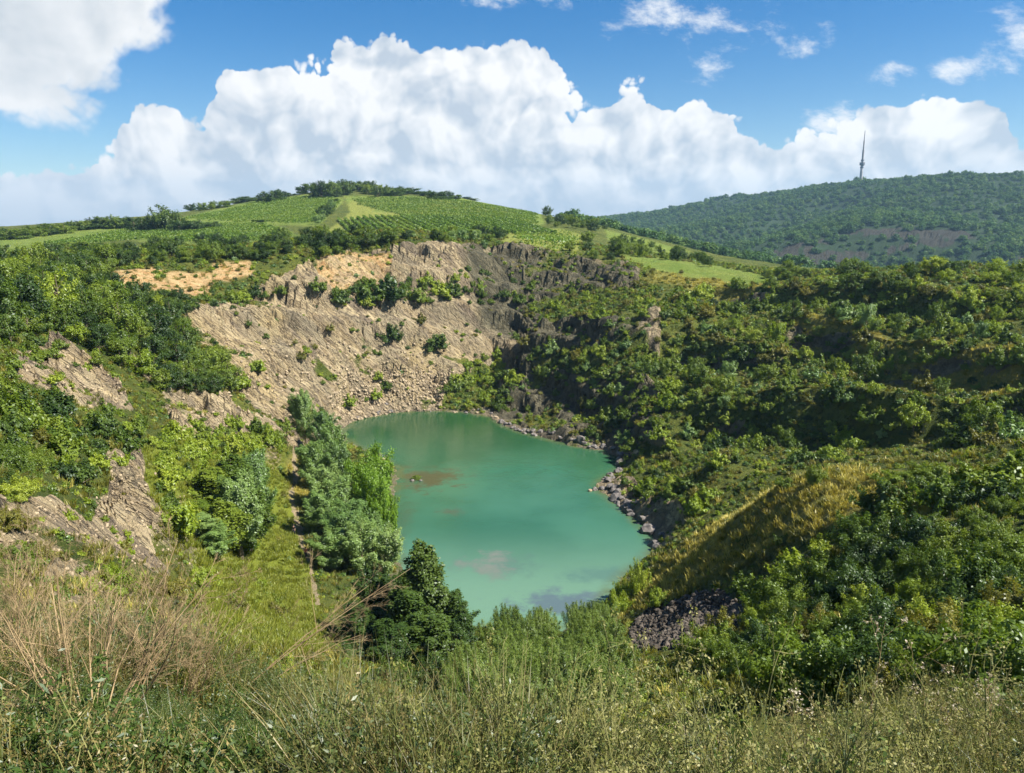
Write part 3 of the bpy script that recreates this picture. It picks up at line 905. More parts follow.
def crown(kind, nl, size):
    """leaf points and wood for one plant of unit height (trees) or unit radius (shrubs)"""
    br, wood = [], []           # leafy sprays: start, end, spread
    if kind == 'shrub':
        nb = 30
        for i in range(nb):
            a = rng.uniform(0, 2 * np.pi)
            ph = math.acos(rng.uniform(0.02, 1.0))
            d = np.array([math.sin(ph) * math.cos(a), math.sin(ph) * math.sin(a), math.cos(ph) * 1.05])
            L = rng.uniform(0.62, 1.12)
            s0 = np.array([0, 0, 0.02]) + rng.normal(size=3) * [0.12, 0.12, 0]
            e0 = d * L
            wood.append((s0, e0 * 0.9, 0.022))
            br.append((s0 + (e0 - s0) * 0.35, e0, 0.11, 0.8))
            for q in range(4):
                t = rng.uniform(0.4, 0.95)
                p0 = s0 + (e0 - s0) * t
                e1 = p0 + unit(d + rng.normal(size=3) * 0.6 + [0, 0, 0.35]) * rng.uniform(0.2, 0.42)
                br.append((p0, e1, 0.085, 1.0))
    elif kind == 'tree':
        for i in range(34):
            a = rng.uniform(0, 2 * np.pi)
            h = rng.uniform(0.24, 0.95)
            rad = 0.46 * math.sqrt(max(1 - ((h - 0.56) / 0.46) ** 2, 0.04)) * rng.uniform(0.6, 1.15)
            s0 = np.array([0, 0, max(0.14, h * 0.62)])
            e0 = np.array([math.cos(a) * rad, math.sin(a) * rad, h + 0.05])
            wood.append((s0, s0 + (e0 - s0) * 0.85, 0.012))
            br.append((s0 + (e0 - s0) * 0.45, e0, 0.07, 1.0))
            for q in range(4):
                p0 = s0 + (e0 - s0) * rng.uniform(0.4, 0.95)
                e1 = p0 + unit((e0 - s0) + rng.normal(size=3) * 0.3) * rng.uniform(0.08, 0.19)
                br.append((p0, e1, 0.05, 0.9))
    elif kind in ('poplar', 'feather'):
        wd = 0.19 if kind == 'poplar' else 0.27
        for i in range(44):
            h = rng.uniform(0.05, 0.86)
            a = rng.uniform(0, 2 * np.pi)
            rad = wd * 1.12 * (1 - h) ** (0.8 if kind == 'poplar' else 0.6) * min(1, 0.45 + h * 2.2) * rng.uniform(0.55, 1.2)
            s0 = np.array([0, 0, h * 0.92])
            e0 = np.array([math.cos(a) * rad, math.sin(a) * rad, h + rad * (rng.uniform(1.2, 2.2) if kind == 'poplar' else rng.uniform(0.9, 1.7))])
            wood.append((s0, e0, 0.006))
            br.append((s0 + (e0 - s0) * 0.25, e0, 0.034, 1.0))
            for q in range(3):
                p0 = s0 + (e0 - s0) * rng.uniform(0.3, 0.9)
                e1 = p0 + unit((e0 - s0) * 1.5 / max(rad, .02) + rng.normal(size=3) * 0.5 + [0, 0, 0.8]) * rng.uniform(0.05, 0.12)
                br.append((p0, e1, 0.024, 0.8))
        br.append((np.array([0, 0, 0.8]), np.array([0, 0, 1.0]), 0.02, 1.0))
    elif kind == 'thicket':
        for i in range(46):
            a = rng.uniform(0, 2 * np.pi)
            q = math.sqrt(rng.random()) * 0.42
            s0 = np.array([math.cos(a) * q * 0.6, math.sin(a) * q * 0.6, 0.0])
            hh = rng.uniform(0.6, 1.0) * (1 - 0.35 * q)
            e0 = np.array([math.cos(a) * q, math.sin(a) * q, hh]) + rng.normal(size=3) * [0.05, 0.05, 0]
            wood.append((s0, e0, 0.008))
            br.append((s0 + (e0 - s0) * 0.2, e0, 0.040, 1.6))
    ws = np.array([np.linalg.norm(b[1] - b[0]) * b[3] for b in br])
    pick = rng.choice(len(br), nl, p=ws / ws.sum())
    S = np.array([b[0] for b in br])[pick]
    E = np.array([b[1] for b in br])[pick]
    sp_ = np.array([b[2] for b in br])[pick]
    t = rng.random(nl) ** 0.8
    taper = (1.15 - 0.8 * t)[:, None]
    off = rng.normal(size=(nl, 3)) * sp_[:, None] * taper
    Pt = S + (E - S) * t[:, None] + off
    Pt[:, 2] = np.maximum(Pt[:, 2], 0.01)
    cen = np.array([0, 0, 0.1 if kind == 'shrub' else 0.45])
    out = unit((Pt - cen) * ([1, 1, 0.8] if kind == 'shrub' else [1, 1, 0.5]))
    N = unit(out * 0.55 + unit(off) * 0.35 + rng.normal(size=(nl, 3)) * 0.42 + [0, 0, 0.30])
    tint = np.clip(np.array([rng.random() for _ in br])[pick] * 0.6 + rng.random(nl) * 0.4, 0, 1)
    el_ = {'shrub': 0.5, 'tree': 0.5, 'poplar': 0.6, 'feather': 0.34, 'thicket': 0.2}[kind]
    dr = unit((E - S)) * 1.6 if kind in ('thicket', 'feather') else None
    V, F = leaf_quads(Pt, N, size, el_, dr)
    parts = []
    if kind in ('tree', 'poplar', 'feather'):
        zz = np.linspace(-0.03, 0.92, 9)
        path = np.stack([0.01 * np.sin(zz * 9), 0.012 * np.cos(zz * 7), zz], 1)
        parts.append(tube_np(path, 0.022 * (1 - zz * 0.93) + 0.002, 7))
    for s0, e0, r0 in wood[::2]:
        m0 = (s0 + e0) / 2 + np.array([0, 0, -0.06]) * np.linalg.norm(e0 - s0)
        parts.append(tube_np([s0, m0, e0], [r0, r0 * 0.6, r0 * 0.2], 4))
    return V, F, tint, join(parts)


LOD = {'shrub': {0: (17000, 0.034), 1: (2600, 0.085), 2: (520, 0.19)},
       'tree': {0: (16000, 0.016), 1: (4200, 0.030), 2: (560, 0.085)},
       'poplar': {0: (26000, 0.0105), 1: (7000, 0.017), 2: (700, 0.05)},
       'feather': {0: (26000, 0.0125), 1: (9000, 0.019), 2: (700, 0.05)},
       'thicket': {0: (22000, 0.019), 1: (6000, 0.032), 2: (700, 0.09)}}
PROTO = {}


def proto(kind, lod, var):
    k = (kind, lod, var)
    if k not in PROTO:
        V, F, tint, (wv, wf) = crown(kind, *LOD[kind][lod])
        PROTO[k] = (V, F, tint, mesh_np(kind + '_wood', wv, wf, [BARK], True), {})
    return PROTO[k]


def foliage_mesh(kind, lod, var, mk_):
    V, F, tint, wood, by = proto(kind, lod, var)
    if mk_ not in by:
        by[mk_] = leaf_mesh(kind + '_foliage', V, F, LM[mk_], tint)
    return by[mk_], wood


PLANTS = []


def plant(x, y, kind, mk_, sx, sz, name, lod=None, z=None, info=None, cat=None):
    d = math.hypot(x, y)
    if lod is None:
        lod = 0 if d < 62 else 1 if d < 265 else 2
    fm, wd = foliage_mesh(kind, lod, int(rng.integers(0, 4 if lod else 3)), mk_)
    z = float(ground(x, y)) if z is None else z
    rz = rng.uniform(0, 6.28)
    if lod == 2:
        o = link(name, fm)
    else:
        o = link(name, None)
        c1 = link('crown' if kind != 'shrub' else 'foliage', fm, o)
        c2 = link('trunk' if kind in ('tree', 'poplar', 'feather') else 'stems', wd, o)
    o.location = (x, y, z - 0.05 * sz)
    o.rotation_euler = (rng.normal() * 0.04, rng.normal() * 0.04, rz)
    o.scale = (sx, sx, sz)
    o['category'] = cat or name.split('_')[-1]
    PLANTS.append(dict(o=o, x=x, y=y, z=z, kind=kind, mk=mk_, sx=sx, sz=sz, name=name, lod=lod, info=info))
    return o


CELL = {}
DEFER = []


def free(x, y, r):
    c0 = 6.0
    i, j = int(x // c0), int(y // c0)
    for a in range(i - 1, i + 2):
        for b in range(j - 1, j + 2):
            for (px, py, pr) in CELL.get((a, b), ()):
                if (px - x) ** 2 + (py - y) ** 2 < (0.5 * (r + pr)) ** 2:
                    return False
    CELL.setdefault((i, j), []).append((x, y, r))
    return True


def scatter(poly, y0, y1, n, kinds, name, info, rmin, rmax, aspect=(0.9, 1.3), pack=1.5, avoid=(), lod=None, rk=0.6, tries=None):
    """plants on the ground seen inside an outline, no nearer to one another than their size allows"""
    p = np.array(poly, float)
    lo, hi = p.min(0), p.max(0)
    made = 0
    mats_, wts = zip(*kinds)
    wts = np.array(wts, float) / sum(wts)
    for _ in range(tries or n * 12):
        if made >= n:
            break
        q = rng.uniform(lo, hi)
        if not inpoly(q[0:1], q[1:2], poly)[0]:
            continue
        h = hit(*q)
        if h is None or not (y0 < h[1] < y1):
            continue
        x, y, z = h
        if z < 0.05:
            continue
        if rk < 1 and grid_attr(rock, x, y) > rk:
            continue
        if avoid and any(grid_attr(AREA[a_], x, y) > 0.4 for a_ in avoid):
            continue
        r = rmin + (rmax - rmin) * rng.random() ** 1.8
        if not free(x, y, r * pack):
            continue
        mk_ = mats_[int(rng.choice(len(mats_), p=wts))]
        kd = 'tree' if 'tree' in name else 'shrub'
        if kd == 'tree':
            h_ = r * 2 * rng.uniform(*aspect)
            DEFER.append((r / math.hypot(x, y), (x, y, 'tree', mk_, r * 2.1, h_, name, lod), info))
        else:
            DEFER.append((r / math.hypot(x, y), (x, y, 'shrub', mk_, r, r * rng.uniform(*aspect), name, lod), info))
        made += 1
    return made


# ------------------------------------------------------------------ trees round the lake, one by one: foot pixel column, distance, top pixel row, crown width in pixels
def tree_at(px, Y, ytop, wpx, kind, mk_, name, info, lod=None, cat=None, zb=None, sink=None):
    x = float(at_y(px, 386, Y)[0])
    for _ in range(3):           # column of the foot, at its own depth
        z = float(ground(x, Y)) if zb is None else zb
        if kind == 'tree' and (lod == 1 or sink):
            z -= (sink or 0.22) * max(float(at_y(px, ytop, Y)[2]) - z, 0)
        x = (px - 512) / FPX * (Y * CT - (z - CAMZ) * ST)
    zt = float(at_y(px, ytop, Y)[2])
    h = max(zt - z, 1.0)
    dd = Y * CT - (z - CAMZ) * ST
    wm_ = wpx / FPX * dd
    f = {'tree': 1.0, 'poplar': 0.44, 'feather': 0.58, 'thicket': 0.95, 'shrub': 2.1}[kind]
    CELL.setdefault((int(x // 6), int(Y // 6)), []).append((x, Y, wm_ * 0.4))
    return plant(x, Y, kind, mk_, wm_ / f, h / (1.12 if kind == 'shrub' else 1.0), name, lod, z=z, info=info, cat=cat)


for a in [(306, 150, 388, 34), (322, 141, 408, 38), (334, 134, 420, 40), (298, 158, 398, 26), (316, 128, 440, 46), (338, 128, 440, 36), (326, 117, 462, 54), (342, 113, 472, 46),
          (322, 108, 486, 50), (352, 106, 496, 52), (342, 100, 506, 60), (330, 95, 530, 52), (362, 95, 520, 54), (384, 97, 524, 46), (372, 102, 512, 40)]:
    tree_at(*a, 'feather', 'sage', 'poplar_tree', 'grey-green', lod=0)
for a in [(431, 72, 536, 64), (455, 73, 590, 50), (402, 76, 570, 50), (376, 74, 566, 56), (408, 68, 590, 66), (360, 70, 600, 52), (436, 64, 610, 60), (392, 62, 618, 60), (462, 66, 612, 44)]:
    tree_at(*a, 'poplar', 'dark', 'poplar_tree', 'dark front', lod=0)
for q, a in enumerate([(232, 96, 452, 58), (252, 100, 448, 52), (213, 93, 466, 58), (240, 90, 470, 62), (200, 88, 500, 56), (262, 106, 446, 40), (224, 84, 496, 64), (192, 78, 516, 56), (250, 92, 486, 50), (214, 78, 524, 54)]):
    tree_at(*a, 'feather' if q % 2 else 'poplar', ('mid', 'sage')[q % 2], 'poplar_tree', 'left dark', lod=0)
tree_at(478, 58, 655, 40, 'shrub', 'mid', 'shrub', 'foot of dark poplars', lod=0)
tree_at(350, 62, 640, 46, 'shrub', 'dark', 'shrub', 'foot of dark poplars', lod=0)
tree_at(430, 54, 655, 56, 'shrub', 'dark', 'shrub', 'foot of dark poplars', lod=0)
tree_at(390, 52, 660, 54, 'shrub', 'mid', 'shrub', 'foot of dark poplars', lod=0)
tree_at(368, 118, 442, 56, 'tree', 'lime', 'willow_bush', 'lake bright', lod=0, sink=0.22)
tree_at(380, 115, 458, 44, 'tree', 'lime', 'willow_bush', 'lake bright', lod=0, sink=0.25)
tree_at(383, 112, 478, 34, 'shrub', 'lime', 'willow_bush', 'lake bright', lod=0)
for i in range(64):
    px = rng.uniform(462, 606)
    Y = rng.uniform(36, 84)
    x = float(at_y(px, 386, Y)[0]) * (1 + (CAMZ - 8) * ST / max(Y * CT, 1))
    zt = rng.uniform(2.8, 4.6)
    if poly_dist(np.array([x]), np.array([Y]), LAKE)[0] < 0.5 or not free(x, Y, 2.0):
        continue
    plant(x, Y, 'thicket', 'willow', rng.uniform(4.0, 6.5), zt, 'willow_shrub', 0, info='thicket', cat='willow shrub')

# ------------------------------------------------------------------ shrubs and woods by area
M = [('mid', 5), ('bright', 1.2), ('dark', 2.5)]
FOR = [('mid', 4), ('dark', 3), ('bright', 0.5)]
MIXR = [('mid', 4), ('bright', 3.2), ('sage', 1.2), ('olive', 2.0), ('dark', 1.2)]
scatter([(900, 490), (1030, 460), (1030, 730), (780, 705), (680, 665), (740, 590), (800, 560), (860, 525)], 16, 66, 95, [('mid', 5), ('bright', 2.0), ('dark', 2.0), ('olive', 0.6)], 'shrub', 'spur flank', 1.1, 2.7, pack=1.05)
scatter([(640, 560), (760, 505), (860, 500), (820, 560), (740, 590), (640, 600)], 55, 95, 18, [('olive', 3), ('dark', 1), ('mid', 1)], 'shrub', 'yellow spur', 0.4, 1.0, avoid=('scree',))
for a in [(817, 72, 462, 26), (786, 77, 476, 24), (640, 88, 560, 30), (622, 90, 575, 26), (617, 84, 590, 34), (660, 77, 588, 28), (900, 66, 470, 60), (935, 62, 462, 56)]:
    tree_at(*a, 'shrub', 'mid' if a[0] > 700 else 'bright', 'shrub', 'spur crest', lod=0)
scatter([(590, 400), (660, 425), (700, 480), (720, 500), (690, 520), (640, 500), (612, 470), (630, 450), (590, 430)], 95, 178, 40, MIXR, 'shrub', 'lake rocks right', 0.8, 2.2, pack=1.2, rk=0.9)
scatter([(436, 400), (450, 372), (500, 352), (520, 380), (505, 412), (470, 408)], 180, 240, 26, [('bright', 3), ('mid', 3)], 'shrub', 'valley head', 1.4, 3.0, pack=1.2, rk=1.1)
scatter([(500, 402), (560, 418), (625, 440), (600, 448), (540, 432)], 140, 215, 20, [('mid', 2), ('olive', 2), ('bright', 1)], 'shrub', 'stone bench', 0.6, 1.4, rk=1.1)
scatter([(540, 350), (660, 345), (660, 385), (600, 395), (545, 372)], 160, 212, 30, [('mid', 3), ('sage', 2), ('bright', 1)], 'shrub', 'terrace lower', 1.3, 2.7, pack=1.2, rk=1.1)
scatter([(500, 290), (640, 285), (700, 300), (690, 330), (600, 318), (540, 318)], 190, 262, 40, [('mid', 3), ('bright', 2), ('olive', 1)], 'shrub', 'terrace upper', 1.0, 2.6, pack=1.3, rk=1.1)
scatter([(505, 318), (665, 312), (668, 452), (600, 440), (520, 405)], 135, 230, 60, [('mid', 3), ('bright', 2), ('sage', 1), ('olive', 1)], 'shrub', 'dark cliff', 0.8, 2.2, pack=1.1, rk=1.2)
scatter([(700, 290), (1030, 290), (1030, 455), (840, 455), (690, 440)], 80, 230, 60, [('mid', 3), ('bright', 2), ('dark', 1)], 'shrub', 'scarps', 0.9, 2.3, pack=1.0, rk=1.2)
scatter([(0, 345), (140, 345), (150, 540), (180, 600), (0, 600)], 30, 115, 40, [('mid', 2), ('bright', 2), ('olive', 2)], 'shrub', 'left rocks', 0.4, 1.2, pack=1.2, rk=1.2)
scatter([(640, 290), (760, 284), (1030, 290), (1030, 345), (800, 312), (720, 400), (640, 425), (650, 340)], 110, 240, 120, MIXR, 'shrub', 'slope upper', 1.0, 3.2, pack=1.2, rk=1.1)
scatter([(700, 400), (800, 330), (1030, 370), (1030, 460), (900, 445), (830, 462), (700, 470), (650, 450)], 80, 180, 100, MIXR, 'shrub', 'slope lower', 0.9, 2.6, pack=1.2, rk=1.1)
scatter([(660, 345), (760, 320), (1030, 320), (1030, 440), (900, 440), (720, 450), (660, 420)], 80, 215, 34, [('mid', 3), ('sage', 1.5), ('bright', 1.5)], 'leafy_tree', 'slope trees', 1.3, 2.6, (0.9, 1.3), pack=1.2)
scatter([(765, 272), (860, 268), (1030, 268), (1030, 305), (900, 300), (770, 290)], 140, 245, 34, [('mid', 3), ('bright', 2), ('dark', 1)], 'leafy_tree', 'plateau edge', 1.8, 3.2, (0.65, 0.85), pack=1.2)
scatter([(0, 268), (108, 266), (118, 300), (190, 305), (186, 345), (238, 385), (215, 408), (160, 392), (112, 362), (70, 342), (0, 342)], 70, 210, 190, FOR, 'leafy_tree', 'left wooded slope', 1.7, 3.4, (0.85, 1.15), pack=1.1, rk=0.7)
scatter([(0, 400), (60, 398), (110, 412), (150, 430), (110, 470), (60, 490), (0, 500)], 40, 95, 34, [('dark', 3), ('mid', 3)], 'shrub', 'left hollow', 1.0, 2.2, pack=1.2, rk=0.9)
scatter([(0, 342), (60, 345), (20, 400), (0, 420)], 50, 100, 8, [('dark', 3), ('mid', 2)], 'shrub', 'left hollow', 1.0, 2.0, rk=1.1)
scatter([(150, 440), (215, 420), (290, 430), (280, 470), (240, 450), (200, 470), (180, 540), (150, 500)], 60, 170, 75, [('bright', 4), ('mid', 2)], 'shrub', 'yellow-green bank', 0.8, 2.2, pack=1.0, rk=1.1)
scatter([(200, 560), (262, 560), (300, 620), (250, 655), (190, 610)], 50, 100, 16, [('bright', 2), ('olive', 2), ('mid', 1)], 'shrub', 'bank below spur', 0.5, 1.3, rk=1.1)
scatter([(105, 300), (250, 296), (300, 290), (200, 312), (190, 330), (150, 310)], 150, 215, 22, FOR, 'shrub', 'below orange', 1.2, 2.6, rk=1.1)
scatter([(325, 285), (400, 278), (470, 268), (540, 285), (500, 305), (420, 302), (340, 308)], 190, 262, 40, [('mid', 3), ('bright', 2), ('dark', 1)], 'shrub', 'cliff ledge', 1.0, 2.4, pack=1.2, rk=1.1)


def shrub_px(px, pyb, wpx, mk_, info, asp=1.05, kind='shrub', name='shrub'):
    h = hit(px, pyb)
    dd = h[1] * CT - (h[2] - CAMZ) * ST
    r = wpx / FPX * dd / 2
    CELL.setdefault((int(h[0] // 6), int(h[1] // 6)), []).append((h[0], h[1], r))
    plant(h[0], h[1], kind, mk_, r if kind == 'shrub' else r * 2.1, r * asp if kind == 'shrub' else 2 * r * asp, name, info=info)


for a in [(390, 342, 26, 'dark'), (433, 348, 28, 'dark'), (378, 378, 12, 'bright'), (300, 358, 14, 'olive'), (386, 388, 14, 'mid'), (376, 396, 16, 'bright'), (372, 298, 34, 'mid'), (386, 297, 40, 'dark'), (340, 300, 26, 'mid'),
          (306, 352, 12, 'bright'), (348, 405, 18, 'bright'), (330, 330, 12, 'olive'), (420, 322, 16, 'olive'), (255, 372, 20, 'bright'), (240, 385, 24, 'bright'), (415, 300, 24, 'mid'), (440, 296, 24, 'bright'), (318, 290, 22, 'mid'), (425, 284, 20, 'bright'), (452, 290, 22, 'mid')]:
    shrub_px(*a, 'on the cliff')
# plateau and vineyard hill
scatter([(0, 262), (60, 259), (110, 252), (160, 248), (240, 242), (330, 230), (400, 236), (440, 240), (330, 256), (250, 262), (110, 268), (0, 268)], 190, 345, 120, [('mid', 3), ('dark', 4)], 'leafy_tree', 'above orange', 1.5, 2.9, (0.75, 1.0), pack=1.1, lod=1)
scatter([(430, 236), (470, 238), (500, 246), (470, 250), (430, 246)], 230, 340, 14, [('mid', 3), ('sage', 2), ('dark', 2)], 'leafy_tree', 'cliff top', 1.6, 2.8, (0.8, 1.0), lod=1)
scatter([(560, 250), (620, 240), (690, 256), (720, 268), (640, 258), (585, 262)], 250, 460, 40, [('mid', 3), ('dark', 2)], 'leafy_tree', 'field hedge right', 1.6, 3.4, (0.75, 1.0), lod=1)
scatter([(470, 232), (510, 230), (505, 242), (470, 240)], 280, 460, 8, [('dark', 1)], 'leafy_tree', 'field hedge right', 1.6, 2.8, (0.75, 1.0), lod=1)
scatter([(545, 210), (600, 222), (610, 232), (585, 238), (545, 224)], 420, 640, 22, [('mid', 2), ('dark', 2)], 'leafy_tree', 'field hedge right', 2.2, 4.4, (0.7, 1.0))
scatter([(318, 206), (338, 198), (336, 216), (322, 226), (310, 224)], 380, 660, 12, [('dark', 2), ('sage', 2)], 'leafy_tree', 'between vineyards', 2.2, 4.4, (0.7, 0.95))


def skyline(lst, name, info, mats_):
    for px, ytop, wpx, Y in lst:
        k = max(1, round(wpx / 15))
        for q in range(k):
            p = px + (q - (k - 1) / 2) * wpx / k * 0.95
            tree_at(p, Y + rng.uniform(-5, 5), ytop + rng.uniform(-0.8, 2.0), wpx / k * rng.uniform(1.1, 1.5), 'tree', mats_[int(rng.integers(len(mats_)))], name, info, lod=1)


tree_at(165, 440, 204, 32, 'tree', 'mid', 'leafy_tree', 'left field', lod=1)
skyline([(158, 212, 24, 437), (176, 214, 24, 442), (150, 218, 28, 438), (188, 219, 30, 430), (207, 220, 30, 445), (140, 222, 24, 445), (126, 215, 36, 475), (112, 215, 36, 480), (97, 216, 36, 484), (84, 221, 38, 470), (70, 222, 38, 465), (56, 223, 36, 455), (42, 225, 36, 445), (28, 227, 36, 435),
         (14, 228, 36, 425), (0, 228, 36, 418), (-12, 232, 30, 415), (264, 220, 18, 470), (252, 236, 18, 345), (240, 243, 16, 330), (77, 240, 36, 310), (60, 242, 30, 305), (46, 243, 30, 300), (92, 242, 28, 312), (106, 244, 24, 312)],
        'leafy_tree', 'left field', ['dark', 'mid', 'dark'])
sk = [(197, 205, 18), (208, 204, 18), (220, 201, 18), (230, 200, 17), (243, 198, 16), (252, 197, 16), (262, 195, 16), (272, 189, 16), (281, 191, 14), (291, 194, 13), (302, 186, 13), (311, 184, 14), (320, 183, 17), (329, 181, 19),
      (338, 181, 20), (347, 180, 20), (356, 181, 20), (365, 182, 19), (374, 184, 18), (383, 186, 18), (392, 187, 17), (401, 188, 17), (410, 189, 16), (419, 190, 14), (428, 191, 13), (437, 191, 13), (446, 192, 12), (455, 194, 12), (464, 196, 11), (472, 199, 10), (495, 207, 8), (332, 189, 18), (343, 190, 18), (354, 190, 17), (366, 191, 15), (322, 190, 15)]
skyline([(a, b - 1, c_ * 1.25, 640 + 24 * math.sin(a * 0.11)) for a, b, c_ in sk], 'leafy_tree', 'hilltop', ['dark', 'mid', 'dark'])

# the plants that show largest stand as things of their own; the smallest of each kind grow as one mass (see undergrowth)
SMALL = []
for nm, lim in (('shrub', 285), ('leafy_tree', 165)):
    lst = sorted([d for d in DEFER if d[1][6] == nm], key=lambda d: -d[0])
    for d in lst[:lim]:
        plant(*d[1], info=d[2])
    SMALL += [d[1] for d in lst[lim:]]


# ------------------------------------------------------------------ uncountable growth: points on the ground that carry copies of real plants' foliage
def instancer(name, pts, scl, rot, protos, pick, tilt=None):
    me = bpy.data.meshes.new(name)
    me.vertices.add(len(pts))
    me.vertices.foreach_set('co', np.asarray(pts, np.float32).ravel())
    a = me.attributes.new('scl', 'FLOAT_VECTOR', 'POINT')
    a.data.foreach_set('vector', np.asarray(scl, np.float32).ravel())
    a = me.attributes.new('rot', 'FLOAT_VECTOR', 'POINT')
    rr_ = np.zeros((len(pts), 3), np.float32)
    rr_[:, 2] = rot
    if tilt is not None:
        rr_[:, :2] = tilt
    a.data.foreach_set('vector', rr_.ravel())
    a = me.attributes.new('pick', 'INT', 'POINT')
    a.data.foreach_set('value', np.asarray(pick, np.int32))
    o = tag(link(name, me), kind='stuff')
    t = bpy.data.node_groups.new(name + '_growth', 'GeometryNodeTree')
    t.interface.new_socket('Geometry', in_out='INPUT', socket_type='NodeSocketGeometry')
    t.interface.new_socket('Geometry', in_out='OUTPUT', socket_type='NodeSocketGeometry')
    gi, go = t.nodes.new('NodeGroupInput'), t.nodes.new('NodeGroupOutput')
    jn = t.nodes.new('GeometryNodeJoinGeometry')
    for p in protos[::-1]:
        oi = t.nodes.new('GeometryNodeObjectInfo')
        oi.transform_space = 'ORIGINAL'
        oi.inputs['Object'].default_value = p
        oi.inputs['As Instance'].default_value = True
        t.links.new(oi.outputs['Geometry'], jn.inputs[0])
    ip = t.nodes.new('GeometryNodeInstanceOnPoints')
    ip.inputs['Pick Instance'].default_value = True

    def at(nm, dt):
        q = t.nodes.new('GeometryNodeInputNamedAttribute')
        q.data_type = dt
        q.inputs[0].default_value = nm
        return q.outputs[0]

    t.links.new(gi.outputs[0], ip.inputs['Points'])
    t.links.new(jn.outputs[0], ip.inputs['Instance'])
    t.links.new(at('pick', 'INT'), ip.inputs['Instance Index'])
    er = t.nodes.new('FunctionNodeEulerToRotation')
    t.links.new(at('rot', 'FLOAT_VECTOR'), er.inputs[0])
    t.links.new(er.outputs[0], ip.inputs['Rotation'])
    t.links.new(at('scl', 'FLOAT_VECTOR'), ip.inputs['Scale'])
    t.links.new(ip.outputs[0], go.inputs[0])
    md = o.modifiers.new('growth', 'NODES')
    md.node_group = t
    return o


def sector(n, r0, r1, half, power=1.0):
    """points over the ground in front of the camera's place; power < 1 puts more of them near"""
    u = rng.random(n)
    r = (r0 ** power + u * (r1 ** power - r0 ** power)) ** (1 / power)
    a = rng.uniform(-half, half, n)
    return r * np.sin(a), r * np.cos(a)


# small far shrubs and trees that also lend their foliage to the scrub and the far wood
lend_s, lend_f = [], []
for mk_, q in (('mid', (700, 330)), ('bright', (730, 345)), ('olive', (660, 372)), ('dark', (760, 372)), ('mid', (845, 395)), ('sage', (690, 350))):
    h = hit(*q)
    lend_s.append(plant(h[0], h[1], 'shrub', mk_, 1.0, 1.0, 'shrub', 2, info='slope upper'))
for px, Y in ((845, 1790), (852, 1795), (872, 1800), (880, 1795), (889, 1790), (897, 1780)):
    x = (px - 512) / FPX * Y * 1.0
    lend_f.append(plant(x, Y, 'tree', 'forest', 15, 13, 'leafy_tree', 2, info='ridge'))

# undergrowth and thicket: the smaller plants of the two commonest kinds
for nm, kd in (('undergrowth', 'shrub'), ('wood', 'tree')):
    lst = [q for q in SMALL if q[2] == kd]
    pool, where = [], {}
    for p in PLANTS:
        if p['kind'] == kd and p['lod'] >= 1 and p['name'] in ('shrub', 'leafy_tree'):
            ch = [c for c in p['o'].children if c.name.startswith(('foliage', 'crown'))] or [p['o']]
            where.setdefault((p['mk'], p['lod']), [])
            if len(where[(p['mk'], p['lod'])]) < 3:
                where[(p['mk'], p['lod'])].append(len(pool))
                pool.append(ch[0])
    pts_, scl_, pk_ = [], [], []
    for q in lst:
        key = (q[3], 1) if (q[3], 1) in where else ('mid', 1)
        pk_.append(int(rng.choice(where[key])))
        pts_.append((q[0], q[1], float(ground(q[0], q[1])) - 0.05 * q[5]))
        scl_.append((q[4], q[4], q[5]))
    if pts_:
        instancer(nm, np.array(pts_), np.array(scl_), rng.uniform(0, 6.28, len(pts_)), pool, np.array(pk_))

# scrub: low growth on all soil of the quarry
x, y = sector(60000, 24, 330, 0.80, 1.3)
d_l = poly_dist(x, y, LAKE)
rk_ = grid_attr(rock, x, y)
dens = fbm2(x / 9, y / 9, 4, 61) + 0.25
ok = (d_l > 0.6) & (rng.random(len(x)) < np.clip(1.05 - rk_ * np.where(x > 4, 0.85, 1.25), 0.04, 1)) & (dens + rng.normal(size=len(x)) * .3 > -0.05)
for a_, f in (('scree', 0.97), ('path', 1.0), ('field', 0.97), ('orange', 0.85), ('dry', 0.86), ('lush', 0.9)):
    ok &= rng.random(len(x)) > f * grid_attr(AREA[a_], x, y)
x, y = x[ok], y[ok]
z = ground(x, y)
s = rng.uniform(0.22, 0.62, len(x)) * np.clip(np.hypot(x, y) / 120, 0.65, 1.5)
dk = grid_attr(AREA['dry'], x, y)
pk = rng.choice(6, len(x), p=[.26, .26, .24, .07, .10, .07])
pk = np.where((dk > 0.3) & (rng.random(len(x)) < .7), 2, pk)
instancer('scrub', np.stack([x, y, z - 0.03], 1), np.stack([s, s, s * rng.uniform(.7, 1.3, len(x))], 1), rng.uniform(0, 6.28, len(x)), lend_s, pk)

# the far wood
x, y = sector(46000, 640, 2600, 0.95, 1.5)
z = ground(x, y)
az_ = np.arctan2(x, y)
ok = (az_ > 0.06) & (grid_attr(rock, x, y) < 0.25) & (y + 0.25 * x > 640) & (rng.random(len(x)) < 0.95)
x, y, z = x[ok], y[ok], z[ok]
s = rng.uniform(9, 17, len(x)) * (0.8 + 0.35 * fbm2(x / 60, y / 60, 3, 71))
instancer('far_wood', np.stack([x, y, z - 1.5], 1), np.stack([s, s, s * rng.uniform(.65, .95, len(x))], 1), rng.uniform(0, 6.28, len(x)), lend_f, rng.integers(0, len(lend_f), len(x)))

